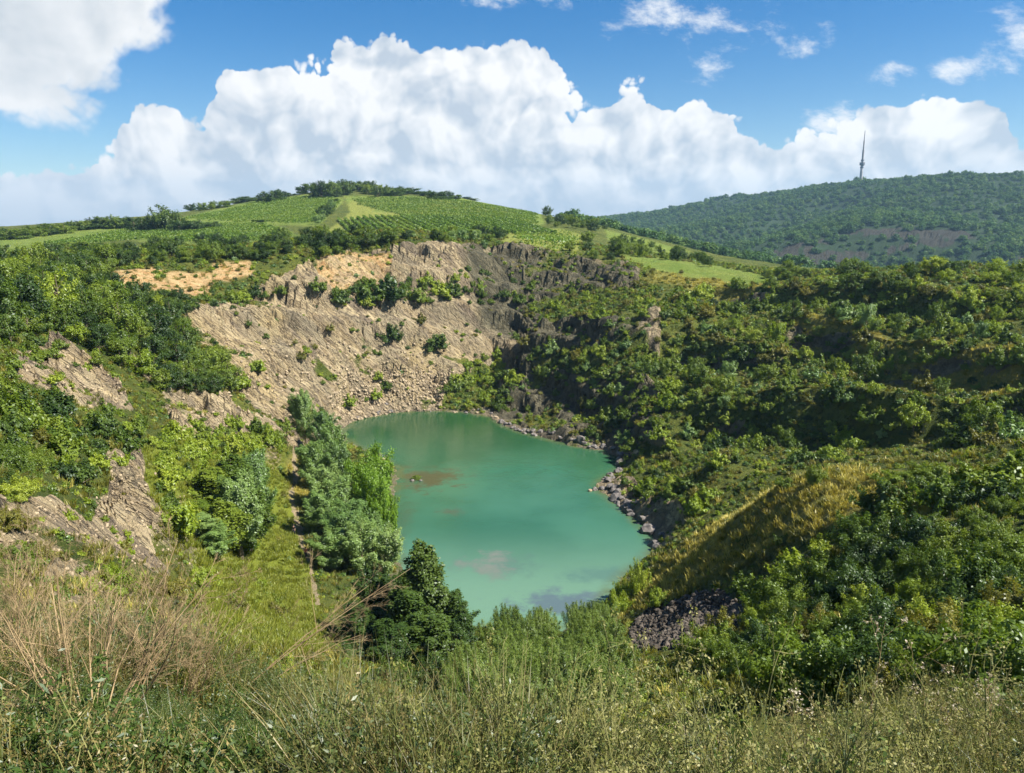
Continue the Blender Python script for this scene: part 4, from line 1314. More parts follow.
# ------------------------------------------------------------------ grass
def tuft_mesh(name, mk_, n, h, spread, wid, lean=0.5):
    VV, FF = [], []
    for i in range(n):
        a = rng.uniform(0, 6.28)
        q = math.sqrt(rng.random()) * spread
        b = np.array([q * math.cos(a), q * math.sin(a), -0.02])
        L = h * rng.uniform(0.45, 1.1)
        a2 = a + rng.normal() * 0.9
        ln = rng.uniform(0.1, 1.0) * lean
        d = np.array([math.cos(a2), math.sin(a2), 0])
        s_ = np.array([-math.sin(a2 + rng.normal()), math.cos(a2), 0]) * wid * rng.uniform(.6, 1.3)
        ps = [b + np.array([0, 0, 1]) * L * t * (1 - 0.25 * ln * t) + d * L * ln * t * t for t in (0, 0.4, 0.75, 1.0)]
        ws = (1, 0.85, 0.5, 0.06)
        v = []
        for p, w_ in zip(ps, ws):
            v += [p - s_ * w_, p + s_ * w_]
        o = len(VV) * 8
        VV.append(v)
        for k in range(3):
            FF.append([o + 2 * k, o + 2 * k + 1, o + 2 * k + 3, o + 2 * k + 2])
    return leaf_mesh(name, np.array(VV).reshape(-1, 3), np.array(FF), LM[mk_], np.repeat(rng.random(n), 3))


def forb_mesh(name, mk_, nst, h, spread, m_, ls):
    """low leafy weed: several thin stems set with small leaves"""
    lf, tb = [], []
    for i in range(nst):
        a = rng.uniform(0, 6.28)
        q = spread * math.sqrt(rng.random())
        p = np.array([q * math.cos(a), q * math.sin(a), -0.02])
        d = unit(np.array([math.cos(a) * 0.35, math.sin(a) * 0.35, 1.0]) + rng.normal(size=3) * 0.15)
        path = [p]
        L = h * rng.uniform(0.55, 1.05)
        for k in range(6):
            d = unit(d + rng.normal(size=3) * 0.13)
            path.append(path[-1] + d * L / 6)
        path = np.array(path)
        tb.append(tube_np(path, np.linspace(0.0026, 0.0010, 7), 3))
        t = rng.random(m_) ** 0.75
        pos_ = np.stack([np.interp(t, np.linspace(0, 1, 7), path[:, c]) for c in range(3)], 1)
        od = unit(rng.normal(size=(m_, 3)) * [1, 1, 0.4])
        lf.append((pos_ + od * (0.045 * (1.1 - t) + 0.006)[:, None], unit(od * 0.4 + rng.normal(size=(m_, 3)) * 0.45 + [0, 0, 0.5])))
    Pq, Nq = np.concatenate([l[0] for l in lf]), np.concatenate([l[1] for l in lf])
    V1, F1 = leaf_quads(Pq, Nq, ls, 0.34)
    V2, F2 = join(tb)
    me = mesh_np(name, *join([(V1, F1), (V2, F2)]), [LM[mk_], STALK], False, np.concatenate([np.zeros(len(F1)), np.ones(len(F2))]))
    at = me.attributes.new('tint', 'FLOAT', 'FACE')
    at.data.foreach_set('value', rng.random(len(me.polygons)).astype(np.float32))
    return me


def twig(p, d, L, r, depth, out, curl=0.25, up=0.05, kids=(3, 5), ang=0.6, keep=0.62):
    n = 6
    path = [np.array(p, float)]
    d = unit(np.array(d, float))
    for i in range(n):
        d = unit(d + rng.normal(size=3) * curl / n * 1.6 + np.array([0, 0, up / n]))
        path.append(path[-1] + d * L / n)
    rad = np.linspace(r, max(r * 0.35, 0.0007), n + 1)
    out.append(tube_np(path, rad, 5 if r > 0.004 else 3))
    tips = []
    if depth > 0:
        for q in range(int(rng.integers(*kids)) + 1):
            t = rng.uniform(0.3, 0.98)
            i = min(int(t * n), n - 1)
            b = path[i] + (path[i + 1] - path[i]) * (t * n - i)
            nd = unit(unit(path[i + 1] - path[i]) + rng.normal(size=3) * ang)
            tips += twig(b, nd, L * keep * rng.uniform(0.5, 1.0) * (1.15 - 0.6 * t), max(rad[i] * 0.6, 0.0007), depth - 1, out, curl, up, kids, ang, keep)
    else:
        tips.append((path[-1], d))
    return tips

LM['bloom'] = leaf_mat('pale_bloom', (0.13, 0.14, 0.032), (0.22, 0.22, 0.062), (0.38, 0.35, 0.16), 0.35, 0.01)
LM['bloomg'] = leaf_mat('pale_green_bloom', (0.075, 0.12, 0.024), (0.13, 0.175, 0.042), (0.24, 0.27, 0.09), 0.35, 0.01)


def bloom_mesh(name, mk_, nst, h):
    """airy branching weed tipped with small pale flower heads"""
    tb, tips = [], []
    for i in range(nst):
        a = rng.uniform(0, 6.28)
        q = 0.12 * math.sqrt(rng.random())
        tips += twig((q * math.cos(a), q * math.sin(a), -0.02), (math.cos(a) * .35, math.sin(a) * .35, 1), h * rng.uniform(.5, .9), 0.0032, 2, tb, 0.35, 0.25, (2, 5), 0.5, 0.6)
    P0 = np.array([t[0] for t in tips])
    P0 = P0[rng.random(len(P0)) < 0.6]
    Pq = np.repeat(P0, 9, 0) + rng.normal(size=(len(P0) * 9, 3)) * 0.011
    Pq[::3] = Pq[::3] * np.array([1, 1, 0.8])
    V1, F1 = leaf_quads(Pq, unit(rng.normal(size=Pq.shape) + [0, 0, .7]), 0.0052, 0.6)
    V2, F2 = join(tb)
    me = mesh_np(name, *join([(V1, F1), (V2, F2)]), [LM[mk_], STALK], False, np.concatenate([np.zeros(len(F1)), np.ones(len(F2))]))
    at = me.attributes.new('tint', 'FLOAT', 'FACE')
    at.data.foreach_set('value', rng.random(len(me.polygons)).astype(np.float32))
    return me


lend_g = []
for k, (mk_, n, h, sp_, wd, px, py) in enumerate((('blade', 46, 0.50, 0.16, 0.0026, 300, 745), ('straw', 40, 0.58, 0.15, 0.0019, 380, 735), ('blade', 70, 0.30, 0.20, 0.0034, 560, 752),
                                                  ('straw', 60, 0.32, 0.20, 0.0024, 660, 748), ('weed', 0, 0.42, 0.16, 0.010, 760, 752), ('olive', 0, 0.34, 0.18, 0.008, 820, 756), ('straw', 0, 0.40, 0.18, 0.007, 900, 750), ('dark', 0, 0.36, 0.2, 0.012, 200, 755), ('bloom', 0, 0.62, 0, 1, 950, 752), ('bloomg', 0, 0.66, 0, 1, 600, 755), ('bloom', 0, 0.5, 0, 1, 480, 758))):
    h_ = hit(px, py)
    nm = 'grass_tuft' if n else 'flowering_weed' if wd == 1 else 'low_weed'
    o = link(nm, tuft_mesh(nm, mk_, n, h, sp_, wd, 0.8) if n else bloom_mesh(nm, mk_, 3, h) if wd == 1 else forb_mesh(nm, mk_, 14, h, sp_, 90, wd))
    o.location = h_
    o['category'] = 'grass tuft' if n else 'weed'
    o['label'] = ['tall green grass tuft on the rim below the dark poplars', 'tall straw coloured grass tuft on the rim beside the grey green stalks', 'short green grass tuft on the rim below the willow thicket',
                  'short straw coloured grass tuft at the rim right of the willow thicket', 'broad leaved green weed at the rim among pale weeds', 'olive green weed at the rim below the tall umbel plant', 'dry yellow weed at the rim beside the umbel plants', 'dark green low weed under the bare dry shrub', 'airy yellow flowering weed in the corner below the umbel plants', 'airy pale green flowering weed below the willow thicket', 'low yellow flowering weed below the grey green stalks'][k]
    lend_g.append(o)
x, y = sector(16500, 1.5, 16, 1.1, 1.2)
cl = fbm2(x / 1.1, y / 1.1, 3, 81)
c2 = fbm2(x / 0.7, y / 0.7, 2, 85)
rt = sstep(-0.15, 0.35, np.arctan2(x, y))
forb = rng.random(len(x)) < 0.45 + 0.35 * rt
pk = np.where(forb, np.where(c2 > 0.15, 4, np.where(c2 > -0.05, 5, np.where(rng.random(len(x)) < 0.35 + 0.4 * rt, 6, 7))), np.where(cl > 0.10, 0, np.where(cl > -0.05, 1, np.where(cl > -0.2, 2, 3))))
pk = np.where(rng.random(len(x)) < 0.15, rng.integers(0, 8, len(x)), pk)
c3 = fbm2(x / 1.6 + 20, y / 1.6, 3, 88)
fl = rng.random(len(x)) < np.clip(0.05 + 0.42 * sstep(-0.12, 0.12, np.arctan2(x, y)) + 1.3 * c3 * rt, 0.02, 0.8)
pk = np.where(fl, np.where(rng.random(len(x)) < 0.2, 10, np.where(c3 + 0.5 * np.arctan2(x, y) + rng.normal(size=len(x)) * .1 > 0.18, 8, 9)), pk)
s = rng.uniform(0.55, 1.2, len(x)) * (1.0 + 0.35 * cl) * (1.25 - 0.3 * rt)
hol = (np.hypot((x + 2.2) / 1.25, (y - 4.1) / 1.5) < 1.0)
pk = np.where(hol, np.where(rng.random(len(x)) < 0.6, 7, 4), pk)
s = np.where(hol, s * 0.5, s)
c4 = fbm2(x / 2.2 + 7, y / 2.2, 3, 91)
s = np.minimum(s * np.clip(1.0 + 1.2 * c4, 0.5, 1.6), 1.5)
thin = rng.random(len(x)) < np.where(fl, 0.62, 1.0)
keep = (s * 0.5 < 0.30 * np.hypot(x, y)) & ((cl > -0.22) | (rng.random(len(x)) < 0.3)) & thin
x, y, s, pk = x[keep], y[keep], s[keep], pk[keep]
instancer('grass', np.stack([x, y, ground(x, y)], 1), np.stack([s, s, s], 1), rng.uniform(0, 6.28, len(x)), lend_g, pk, rng.normal(size=(len(x), 2)) * 0.22)

# coarse dry grass on the spurs and the banks farther off
lend_d = []
for k, (mk_, px, py) in enumerate((('gold', 845, 474), ('olive', 800, 482), ('meadow', 262, 560))):
    h_ = hit(px, py)
    o = link('grass_tuft', tuft_mesh('grass_tuft', mk_, 34, 0.7, 0.42, 0.035, 0.9))
    o.location = h_
    o['category'] = 'grass tuft'
    o['label'] = ['straw coloured grass tuft on the sunlit crest of the spur', 'olive grass tuft on the slope just under the spur crest', 'bright green grass tuft in the meadow beside the path'][k]
    lend_d.append(o)
x, y = sector(110000, 30, 260, 0.78, 1.2)
w_ = np.maximum(np.maximum(grid_attr(AREA['dry'], x, y), grid_attr(AREA['lush'], x, y)), 0.16)
ok = (rng.random(len(x)) < w_) & (grid_attr(rock, x, y) < 0.55) & (grid_attr(AREA['path'], x, y) < 0.3) & (grid_attr(AREA['scree'], x, y) < 0.3) & (poly_dist(x, y, LAKE) > 0.4) & (grid_attr(AREA['field'], x, y) < .5)
x, y = x[ok], y[ok]
pk = np.where(grid_attr(AREA['lush'], x, y) > 0.12, 2, np.where(rng.random(len(x)) < 0.12 + 0.62 * grid_attr(AREA['dry'], x, y), 0, 1))
s = rng.uniform(0.5, 1.15, len(x))
instancer('rough_grass', np.stack([x, y, ground(x, y)], 1), np.stack([s, s, s], 1), rng.uniform(0, 6.28, len(x)), lend_d, pk)


# ------------------------------------------------------------------ vineyards: every row a thing
def vine_row(p0, p1, wd, hh, ls, dens, label, group):
    p0, p1 = np.array(p0, float), np.array(p1, float)
    L = np.linalg.norm(p1 - p0)
    n = int(L * dens)
    if n < 60:
        return
    t = rng.random(n)
    xy = p0 + (p1 - p0) * t[:, None]
    z0 = ground(xy[:, 0], xy[:, 1])
    Pt = np.stack([xy[:, 0], xy[:, 1], z0 + hh * rng.random(n) ** 0.7], 1)
    Pt[:, :2] += rng.normal(size=(n, 2)) * wd
    N = unit(rng.normal(size=(n, 3)) + [0.15, 0, 0.5])
    c0 = np.array([*(p0 + p1) / 2, 0])
    V, F = leaf_quads(Pt - c0, N, ls, 0.7)
    o = link('vine_row', leaf_mesh('vine_row', V, F, LM['vine']))
    o.location = c0
    tag(o, label, 'vine row', group)


def ground_pt(px, py):
    h = hit(px, py)
    return None if h is None else np.array(h[:2])


A0, A1 = np.array([-108.0, 478.0]), np.array([-74.0, 362.0])
for i in range(27):
    o_ = np.array([4.0 * i, -0.25 * i])
    e_ = A1 + o_ - (A1 - A0) * (0.02 * max(i - 14, 0))
    vine_row(A0 + o_ + (A1 - A0) * max(0, 0.16 - 0.02 * i), e_, 0.30, 1.8, 0.42, 20, 'clipped vine row in the striped vineyard facing the quarry', 'vine rows of the striped vineyard')
B = [(182, 219), (262, 201), (330, 195), (342, 201), (318, 225), (232, 223)]
Cq = [(350, 199), (450, 199), (538, 214), (540, 224), (470, 234), (430, 232), (395, 214), (358, 206)]
D = [(30, 245), (110, 231), (180, 224), (270, 224), (298, 236), (230, 245), (120, 239)]


def block(poly, axis, gap, label, group, y0, y1, dens=11, ls=0.40, hh=1.3):
    """parallel rows clipped to a field outline"""
    axis = unit(np.array(axis, float))
    nrm = np.array([-axis[1], axis[0]])
    P_ = np.array([p for p in (ground_pt(*q) for q in poly) if p is not None])
    c0 = P_.mean(0)
    a_ = (P_ - c0) @ axis
    b_ = (P_ - c0) @ nrm
    PL = [tuple(p) for p in P_]
    for b in np.arange(b_.min() + gap / 2, b_.max(), gap):
        ts = np.arange(a_.min(), a_.max(), 4.0)
        q = c0 + axis * ts[:, None] + nrm * b
        ins = inpoly(q[:, 0], q[:, 1], PL)
        if ins.sum() > 4:
            k = np.where(ins)[0]
            vine_row(q[k[0]], q[k[-1]], 0.24, hh, ls, dens, label, group)


block(B, (0.55, 1.0), 5.2, 'vine row in the sloping vineyard below the hilltop trees', 'vine rows below the hilltop', 380, 700)
block(Cq, (1.0, -0.62), 6.2, 'vine row in the broad vineyard right of the striped rows', 'vine rows right of the striped vineyard', 380, 700)
block(D, (1.0, 0.25), 7.5, 'low vine row in the long field beside the lone round tree', 'vine rows of the long field', 250, 560)
block([(512, 233), (560, 229), (583, 237), (574, 252), (520, 246)], (1.0, 0.5), 5.5, 'vine row in the small yellow vineyard behind the cliff', 'vine rows of the yellow vineyard', 250, 480, 5)


# ------------------------------------------------------------------ television tower on the far ridge
def lathe(prof, sides=20, z0=0.0):
    an = np.linspace(0, 2 * np.pi, sides, endpoint=False)
    V = np.concatenate([np.stack([r * np.cos(an), r * np.sin(an), np.full(sides, z + z0)], 1) for r, z in prof])
    i = np.arange(len(prof) - 1)[:, None] * sides
    j = np.arange(sides)[None]
    k = (j + 1) % sides
    return V, np.stack([i + j, i + k, i + sides + k, i + sides + j], -1).reshape(-1, 4)


CONC = plain_mat('concrete', (0.26, 0.26, 0.27), (0.36, 0.36, 0.36), 0.3)
STEEL = plain_mat('painted_steel', (0.20, 0.18, 0.19), (0.30, 0.27, 0.27), 0.5, 0.6)
DARKS = plain_mat('dark_cladding', (0.10, 0.11, 0.13), (0.16, 0.17, 0.19), 0.5, 0.5)
TY_ = 1790.0
tx_ = (863 - 512) / FPX * TY_
for _ in range(3):
    tz_ = float(ground(tx_, TY_))
    tx_ = (862.6 - 512) / FPX * (TY_ * CT - (tz_ + 50 - CAMZ) * ST)
zt = float(at_y(863, 130.5, TY_)[2]) - tz_
zp = float(at_y(863, 164, TY_)[2]) - tz_
tw = link('television_tower', None)
tw.location = (tx_, TY_, tz_)
tag(tw, 'tall slim grey television tower with round platforms on the wooded ridge', 'tower')
link('shaft', mesh_np('shaft', *lathe([(4.6, -4), (3.9, zp * 0.5), (3.2, zp), (0.1, zp + 0.1)]), [CONC], True), tw)
pf = link('platform', mesh_np('platform', *lathe([(3.2, zp - 4), (6.6, zp - 2.5), (7.0, zp - 2.4), (7.0, zp + 2.2), (6.4, zp + 2.6), (3.4, zp + 2.8)]), [DARKS]), tw)
link('railing', mesh_np('railing', *lathe([(7.0, zp + 2.2), (7.1, zp + 3.4), (6.9, zp + 3.4), (6.9, zp + 2.2)]), [STEEL]), pf)
link('lower_ring', mesh_np('lower_ring', *lathe([(3.2, zp - 9.5), (4.6, zp - 8.8), (4.6, zp - 6), (3.2, zp - 5.4)]), [DARKS]), tw)
link('upper_ring', mesh_np('upper_ring', *lathe([(2.4, zp + 5.5), (4.0, zp + 6), (4.0, zp + 9.5), (2.4, zp + 10)]), [DARKS]), tw)
h1 = zp + (zt - zp) * 0.42
link('mast', mesh_np('mast', *lathe([(2.8, zp + 2.8), (2.6, h1), (0.1, h1 + 0.1)]), [STEEL]), tw)
link('antenna', mesh_np('antenna', *lathe([(1.9, h1), (1.7, h1 + (zt - h1) * 0.5), (1.05, h1 + (zt - h1) * 0.52), (0.8, zt), (0.02, zt + 0.3)]), [STEEL]), tw)


for c_ in list(tw.children):
    c_.scale = (0.8, 0.8, 1.0)


# ------------------------------------------------------------------ stones
def rock_mesh(seed, mt, flat=0.7):
    import bmesh
    bm = bmesh.new()
    bmesh.ops.create_icosphere(bm, subdivisions=2, radius=1.0)
    r_ = np.random.default_rng(seed)
    pl = [(unit(r_.normal(size=3)), r_.uniform(0.55, 0.85)) for _ in range(9)]
    for v in bm.verts:
        p = np.array(v.co)
        for n_, d_ in pl:
            e = p @ n_ - d_
            if e > 0:
                p = p - n_ * e
        p += 0.04 * r_.normal(size=3)
        v.co = (p[0], p[1] * 0.85, p[2] * flat)
    V = np.array([v.co[:] for v in bm.verts])
    F = np.array([[v.index for v in f.verts] for f in bm.faces])
    bm.free()
    return V, F


ROCKS = [rock_mesh(100 + i, None, 0.55 + 0.07 * i) for i in range(5)]
BM_ = [mesh_np('boulder', *ROCKS[i], [STONE if i < 3 else PALE]) for i in range(5)]
BOULD = []
ring = []
for q in range(len(LAKE)):
    a_, b_ = np.array(LAKE[q]), np.array(LAKE[(q + 1) % len(LAKE)])
    L = np.linalg.norm(b_ - a_)
    for t in np.arange(0, 1, 0.8 / max(L, 1)):
        ring.append((a_ + (b_ - a_) * t, q))
for p, q in ring:
    side = 'far' if 1 <= q <= 6 else 'bench' if 6 < q <= 12 else 'rocks' if 12 < q <= 19 else None
    if side is None or rng.random() < 0.45:
        continue
    n_ = p - np.array([0, 130.0])
    p = p + unit(n_) * rng.uniform(-0.6, 2.2)
    s = rng.uniform(0.35, 0.75) * (1.5 if rng.random() < .2 else 1)
    s *= {'far': 1.0, 'bench': 1.5, 'rocks': 1.45}[side]
    k = int(rng.integers(0, 3)) if side != 'far' else int(rng.integers(2, 5))
    o = link('boulder', BM_[k])
    z = max(float(ground(*p)), -0.1)
    o.location = (p[0], p[1], z + s * 0.15)
    o.rotation_euler = (rng.normal() * .3, rng.normal() * .3, rng.uniform(0, 6.28))
    o.scale = (s, s, s)
    o['category'] = 'boulder'
    BOULD.append((o, side, s))
for px, py, s in ((380, 456, 0.9), (383, 460, 0.7), (377, 459, 0.6), (386, 457, 0.5), (412, 481, 0.5), (421, 481, 0.4), (595, 490, 0.8), (590, 491, 0.5)):
    x, y, _ = at_z(px, py, 0)
    o = link('boulder', BM_[int(rng.integers(0, 5))])
    o.location = (x, y, 0.1)
    o.scale = (s, s, s)
    o.rotation_euler = (0, 0, rng.uniform(0, 6))
    o['category'] = 'boulder'
    BOULD.append((o, 'islet' if px < 500 else 'rocks', s))
x, y, _ = at_z(416, 479, 0)
ib = link('islet_bank', mesh_np('islet_bank', ROCKS[0][0] * [1.7, 1.1, 0.35], ROCKS[0][1], [gm]))
ib.location = (x, y, 0.02)
tag(ib, 'tiny low earth islet in the brown shallows near the bright willow', 'islet')
plant(x, y, 'shrub', 'mid', 1.0, 0.5, 'shrub', 0, z=0.2, info='islet')

# scree heap
SCREE = plain_mat('scree_stone', (0.036, 0.030, 0.024), (0.125, 0.105, 0.085), 0.9)
V0, F0 = [], []
cnt = 0
tri = [ROCKS[i] for i in range(5)]
small = []
for i in range(5):
    small.append((tri[i][0], tri[i][1]))
tries = 0
while cnt < 2000 and tries < 30000:
    tries += 1
    q = (rng.uniform(625, 740), rng.uniform(588, 652))
    h = hit(*q)
    if h is None or not 50 < h[1] < 86 or grid_attr(AREA['scree'], h[0], h[1]) < 0.5:
        continue
    v, f = small[int(rng.integers(0, 5))]
    s = rng.uniform(0.13, 0.34) * (1.6 if rng.random() < .08 else 1)
    R_ = np.array(Euler(tuple(rng.uniform(0, 6.28, 3))).to_matrix())
    V0.append((v @ R_.T) * s + np.array([h[0], h[1], h[2] + s * 0.2]))
    F0.append(f + cnt * len(v))
    cnt += 1
if cnt:
    tag(link('scree', mesh_np('scree', np.concatenate(V0), np.concatenate(F0), [SCREE])), kind='stuff')
# loose stones under the pale wall and on the bare spurs
V0, F0, cnt, tries = [], [], 0, 0
while cnt < 2200 and tries < 40000:
    tries += 1
    q = (rng.uniform(0, 440), rng.uniform(340, 620)) if rng.random() < .7 else (rng.uniform(330, 480), rng.uniform(370, 425))
    h = hit(*q)
    if h is None or h[2] < 0.1 or h[1] > 235 or h[1] < 25 or grid_attr(rock, h[0], h[1]) < 0.3:
        continue
    v, f = small[int(rng.integers(0, 5))]
    s = rng.uniform(0.06, 0.22) * np.clip(h[1] / 70, 0.7, 2.6)
    R_ = np.array(Euler(tuple(rng.uniform(0, 6.28, 3))).to_matrix())
    V0.append((v @ R_.T) * s + np.array([h[0], h[1], h[2] + s * 0.1]))
    F0.append(f + cnt * len(v))
    cnt += 1
tag(link('rubble', mesh_np('rubble', np.concatenate(V0), np.concatenate(F0), [PALE])), kind='stuff')


# ------------------------------------------------------------------ two walkers on the path
def skin_m(name, base, rough=0.8):
    m_, g = mat(name)
    b = g.n('ShaderNodeBsdfPrincipled', {'Base Color': (*base, 1), 'Roughness': rough})
    g.n('ShaderNodeOutputMaterial', {'Surface': b.outputs[0]})
    return m_


def walker(px, py, face, shirt, trousers, hair, label, stride):
    h = at_z(px, py, 3)
    x, y = float(h[0]), float(h[1])
    z = float(ground(x, y))
    root = link('person', None)
    root.location = (x, y, z)
    root.rotation_euler = (0, 0, face)
    tag(root, label, 'person', 'walkers on the lakeside path')
    s = stride
    J = {'pelvis': ((0, 0, .93), .145), 'waist': ((0, 0, 1.06), .125), 'chest': ((0, .01, 1.30), .165), 'neck': ((0, .01, 1.47), .055), 'chin': ((0, .03, 1.56), .075), 'head': ((0, .02, 1.66), .095), 'crown': ((0, .01, 1.73), .06)}
    E = [('pelvis', 'waist'), ('waist', 'chest'), ('chest', 'neck'), ('neck', 'chin'), ('chin', 'head'), ('head', 'crown')]
    for sd, nm in ((-1, 'l'), (1, 'r')):
        k = s * sd
        J.update({'hip' + nm: ((.10 * sd, 0, .88), .10), 'knee' + nm: ((.10 * sd, .16 * k + .05, .50), .062), 'ank' + nm: ((.10 * sd, .30 * k - .04, .09 + (.05 if k < 0 else 0)), .042), 'toe' + nm: ((.11 * sd, .30 * k + .13, .04), .035),
                  'sh' + nm: ((.19 * sd, .01, 1.40), .065), 'elb' + nm: ((.24 * sd, -.10 * k, 1.13), .045), 'wr' + nm: ((.24 * sd, -.16 * k + .10, .92), .032), 'hand' + nm: ((.24 * sd, -.18 * k + .15, .84), .034)})
        E += [('pelvis', 'hip' + nm), ('hip' + nm, 'knee' + nm), ('knee' + nm, 'ank' + nm), ('ank' + nm, 'toe' + nm), ('chest', 'sh' + nm), ('sh' + nm, 'elb' + nm), ('elb' + nm, 'wr' + nm), ('wr' + nm, 'hand' + nm)]

    def grow(nm, names, mt, add=0.0):
        keys = [k for k in J if k in names]
        me = bpy.data.meshes.new(nm)
        me.from_pydata([J[k][0] for k in keys], [(keys.index(a), keys.index(b)) for a, b in E if a in keys and b in keys], [])
        o = link(nm, me, root)
        md = o.modifiers.new('skin', 'SKIN')
        md.use_smooth_shade = True
        for i, k in enumerate(keys):
            r = J[k][1] + add
            me.skin_vertices[0].data[i].radius = (r, r * (0.72 if k in ('chest', 'waist', 'pelvis') else 1))
        me.skin_vertices[0].data[0].use_root = True
        o.modifiers.new('sub', 'SUBSURF').levels = 1
        o.modifiers['sub'].render_levels = 2
        me.materials.append(mt)
        return o

    grow('body', list(J), skin_m('skin', (0.42, 0.25, 0.17)))
    grow('shirt', ['pelvis', 'waist', 'chest', 'shl', 'shr', 'elbl', 'elbr'], skin_m('shirt_cloth', shirt), 0.016)
    grow('trousers', ['pelvis', 'hipl', 'hipr', 'kneel', 'kneer', 'ankl', 'ankr'], skin_m('trouser_cloth', trousers), 0.018)
    me = mesh_np('hair', *lathe([(0.02, 1.775), (0.07, 1.76), (0.105, 1.71), (0.112, 1.66), (0.100, 1.60), (0.085, 1.58)], 12), [skin_m('hair_colour', hair)], True)
    link('hair', me, root)
    return root


walker(294, 533, R(170), (0.035, 0.035, 0.05), (0.03, 0.03, 0.045), (0.03, 0.02, 0.015), 'walker in dark clothes standing on the pale lakeside path', 0.35)
walker(306, 560, R(-10), (0.55, 0.10, 0.11), (0.06, 0.06, 0.09), (0.10, 0.06, 0.03), 'walker in a red top on the shaded path behind the poplars', -0.5)


# ------------------------------------------------------------------ plants on the rim in front
def rim_pt(px, Y):
    x = float(at_y(px, 386, Y)[0])
    for _ in range(3):
        z = float(ground(x, Y))
        x = (px - 512) / FPX * (Y * CT - (z - CAMZ) * ST)
    return np.array([x, Y, z])


def dry_shrub(px, Y, h, nst, label, lean=(0, 0), mt=None, fan=0.45, r=0.0055):
    b = rim_pt(px, Y)
    root = link('dry_shrub', None)
    root.location = b
    tag(root, label, 'dry shrub', 'bare dry shrubs on the rim')
    for i in range(nst):
        a = rng.uniform(0, 6.28)
        q = fan * math.sqrt(rng.random())
        d = np.array([math.cos(a) * q + lean[0], math.sin(a) * q + lean[1], 1.0])
        out = []
        twig(np.array([math.cos(a), math.sin(a), 0]) * 0.10 * rng.random() - [0, 0, 0.03], d, h * rng.uniform(0.65, 1.05), r * rng.uniform(.7, 1.2), 3, out, 0.40, 0.1, (4, 7), 0.42, 0.55)
        link('stem', mesh_np('stem', *join(out), [mt or TWIG], True), root)
    return root


dry_shrub(92, 3.9, 1.25, 24, 'bare straw brown shrub of many upright stems on the rim', fan=0.9, r=0.0072)
dry_shrub(12, 5.0, 1.2, 16, 'bare grey brown shrub at the edge below the rocky spur', (-0.05, 0.0), fan=0.7)
dry_shrub(175, 5.6, 1.05, 14, 'thin bare shrub leaning over pale rubble beside the stem cluster', (0.25, 0.1), fan=0.7)
dry_shrub(50, 8.6, 1.7, 8, 'wispy bare shrub standing before the shaded hollow of bushes', (0.05, 0.2))
# dead branch leaning out across the dark poplars
b0_ = rim_pt(225, 6.6)
db = link('dead_branch', None)
db.location = b0_
tag(db, 'pale dead branch fanning out across the dark poplars', 'branch')
e_ = np.array([float(v) for v in at_y(400, 556, 7.4)]) - b0_
for k, (t_, L_) in enumerate(((1.0, 1.0), (0.85, 0.8), (0.7, 0.7))):
    out = []
    dd = unit(unit(e_) + np.array([0, 0.1 * k, -0.20 * k + 0.1]))
    twig((0, 0, 0.02), dd, np.linalg.norm(e_) * L_, 0.0075 - 0.001 * k, 3, out, 0.30, 0.02, (4, 7), 0.48, 0.55)
    link('limb', mesh_np('limb', *join(out), [TWIG], True), db)
for px, Y, lx in ((330, 6.2, 1.0), (300, 5.4, 0.9)):
    b = rim_pt(px, Y)
    out = []
    twig((0, 0, 0.05), (1.0, 0.1, 0.22), lx, 0.006, 3, out, 0.4, -0.1, (3, 5), 0.5, 0.6)
    o = link('dead_twig', mesh_np('dead_twig', *join(out), [TWIG], True))
    o.location = b
    tag(o, 'fallen grey twig lying low under the dead branch' if lx == 1.0 else 'short fallen grey twig in dry grass beside the dead branch', 'twig')


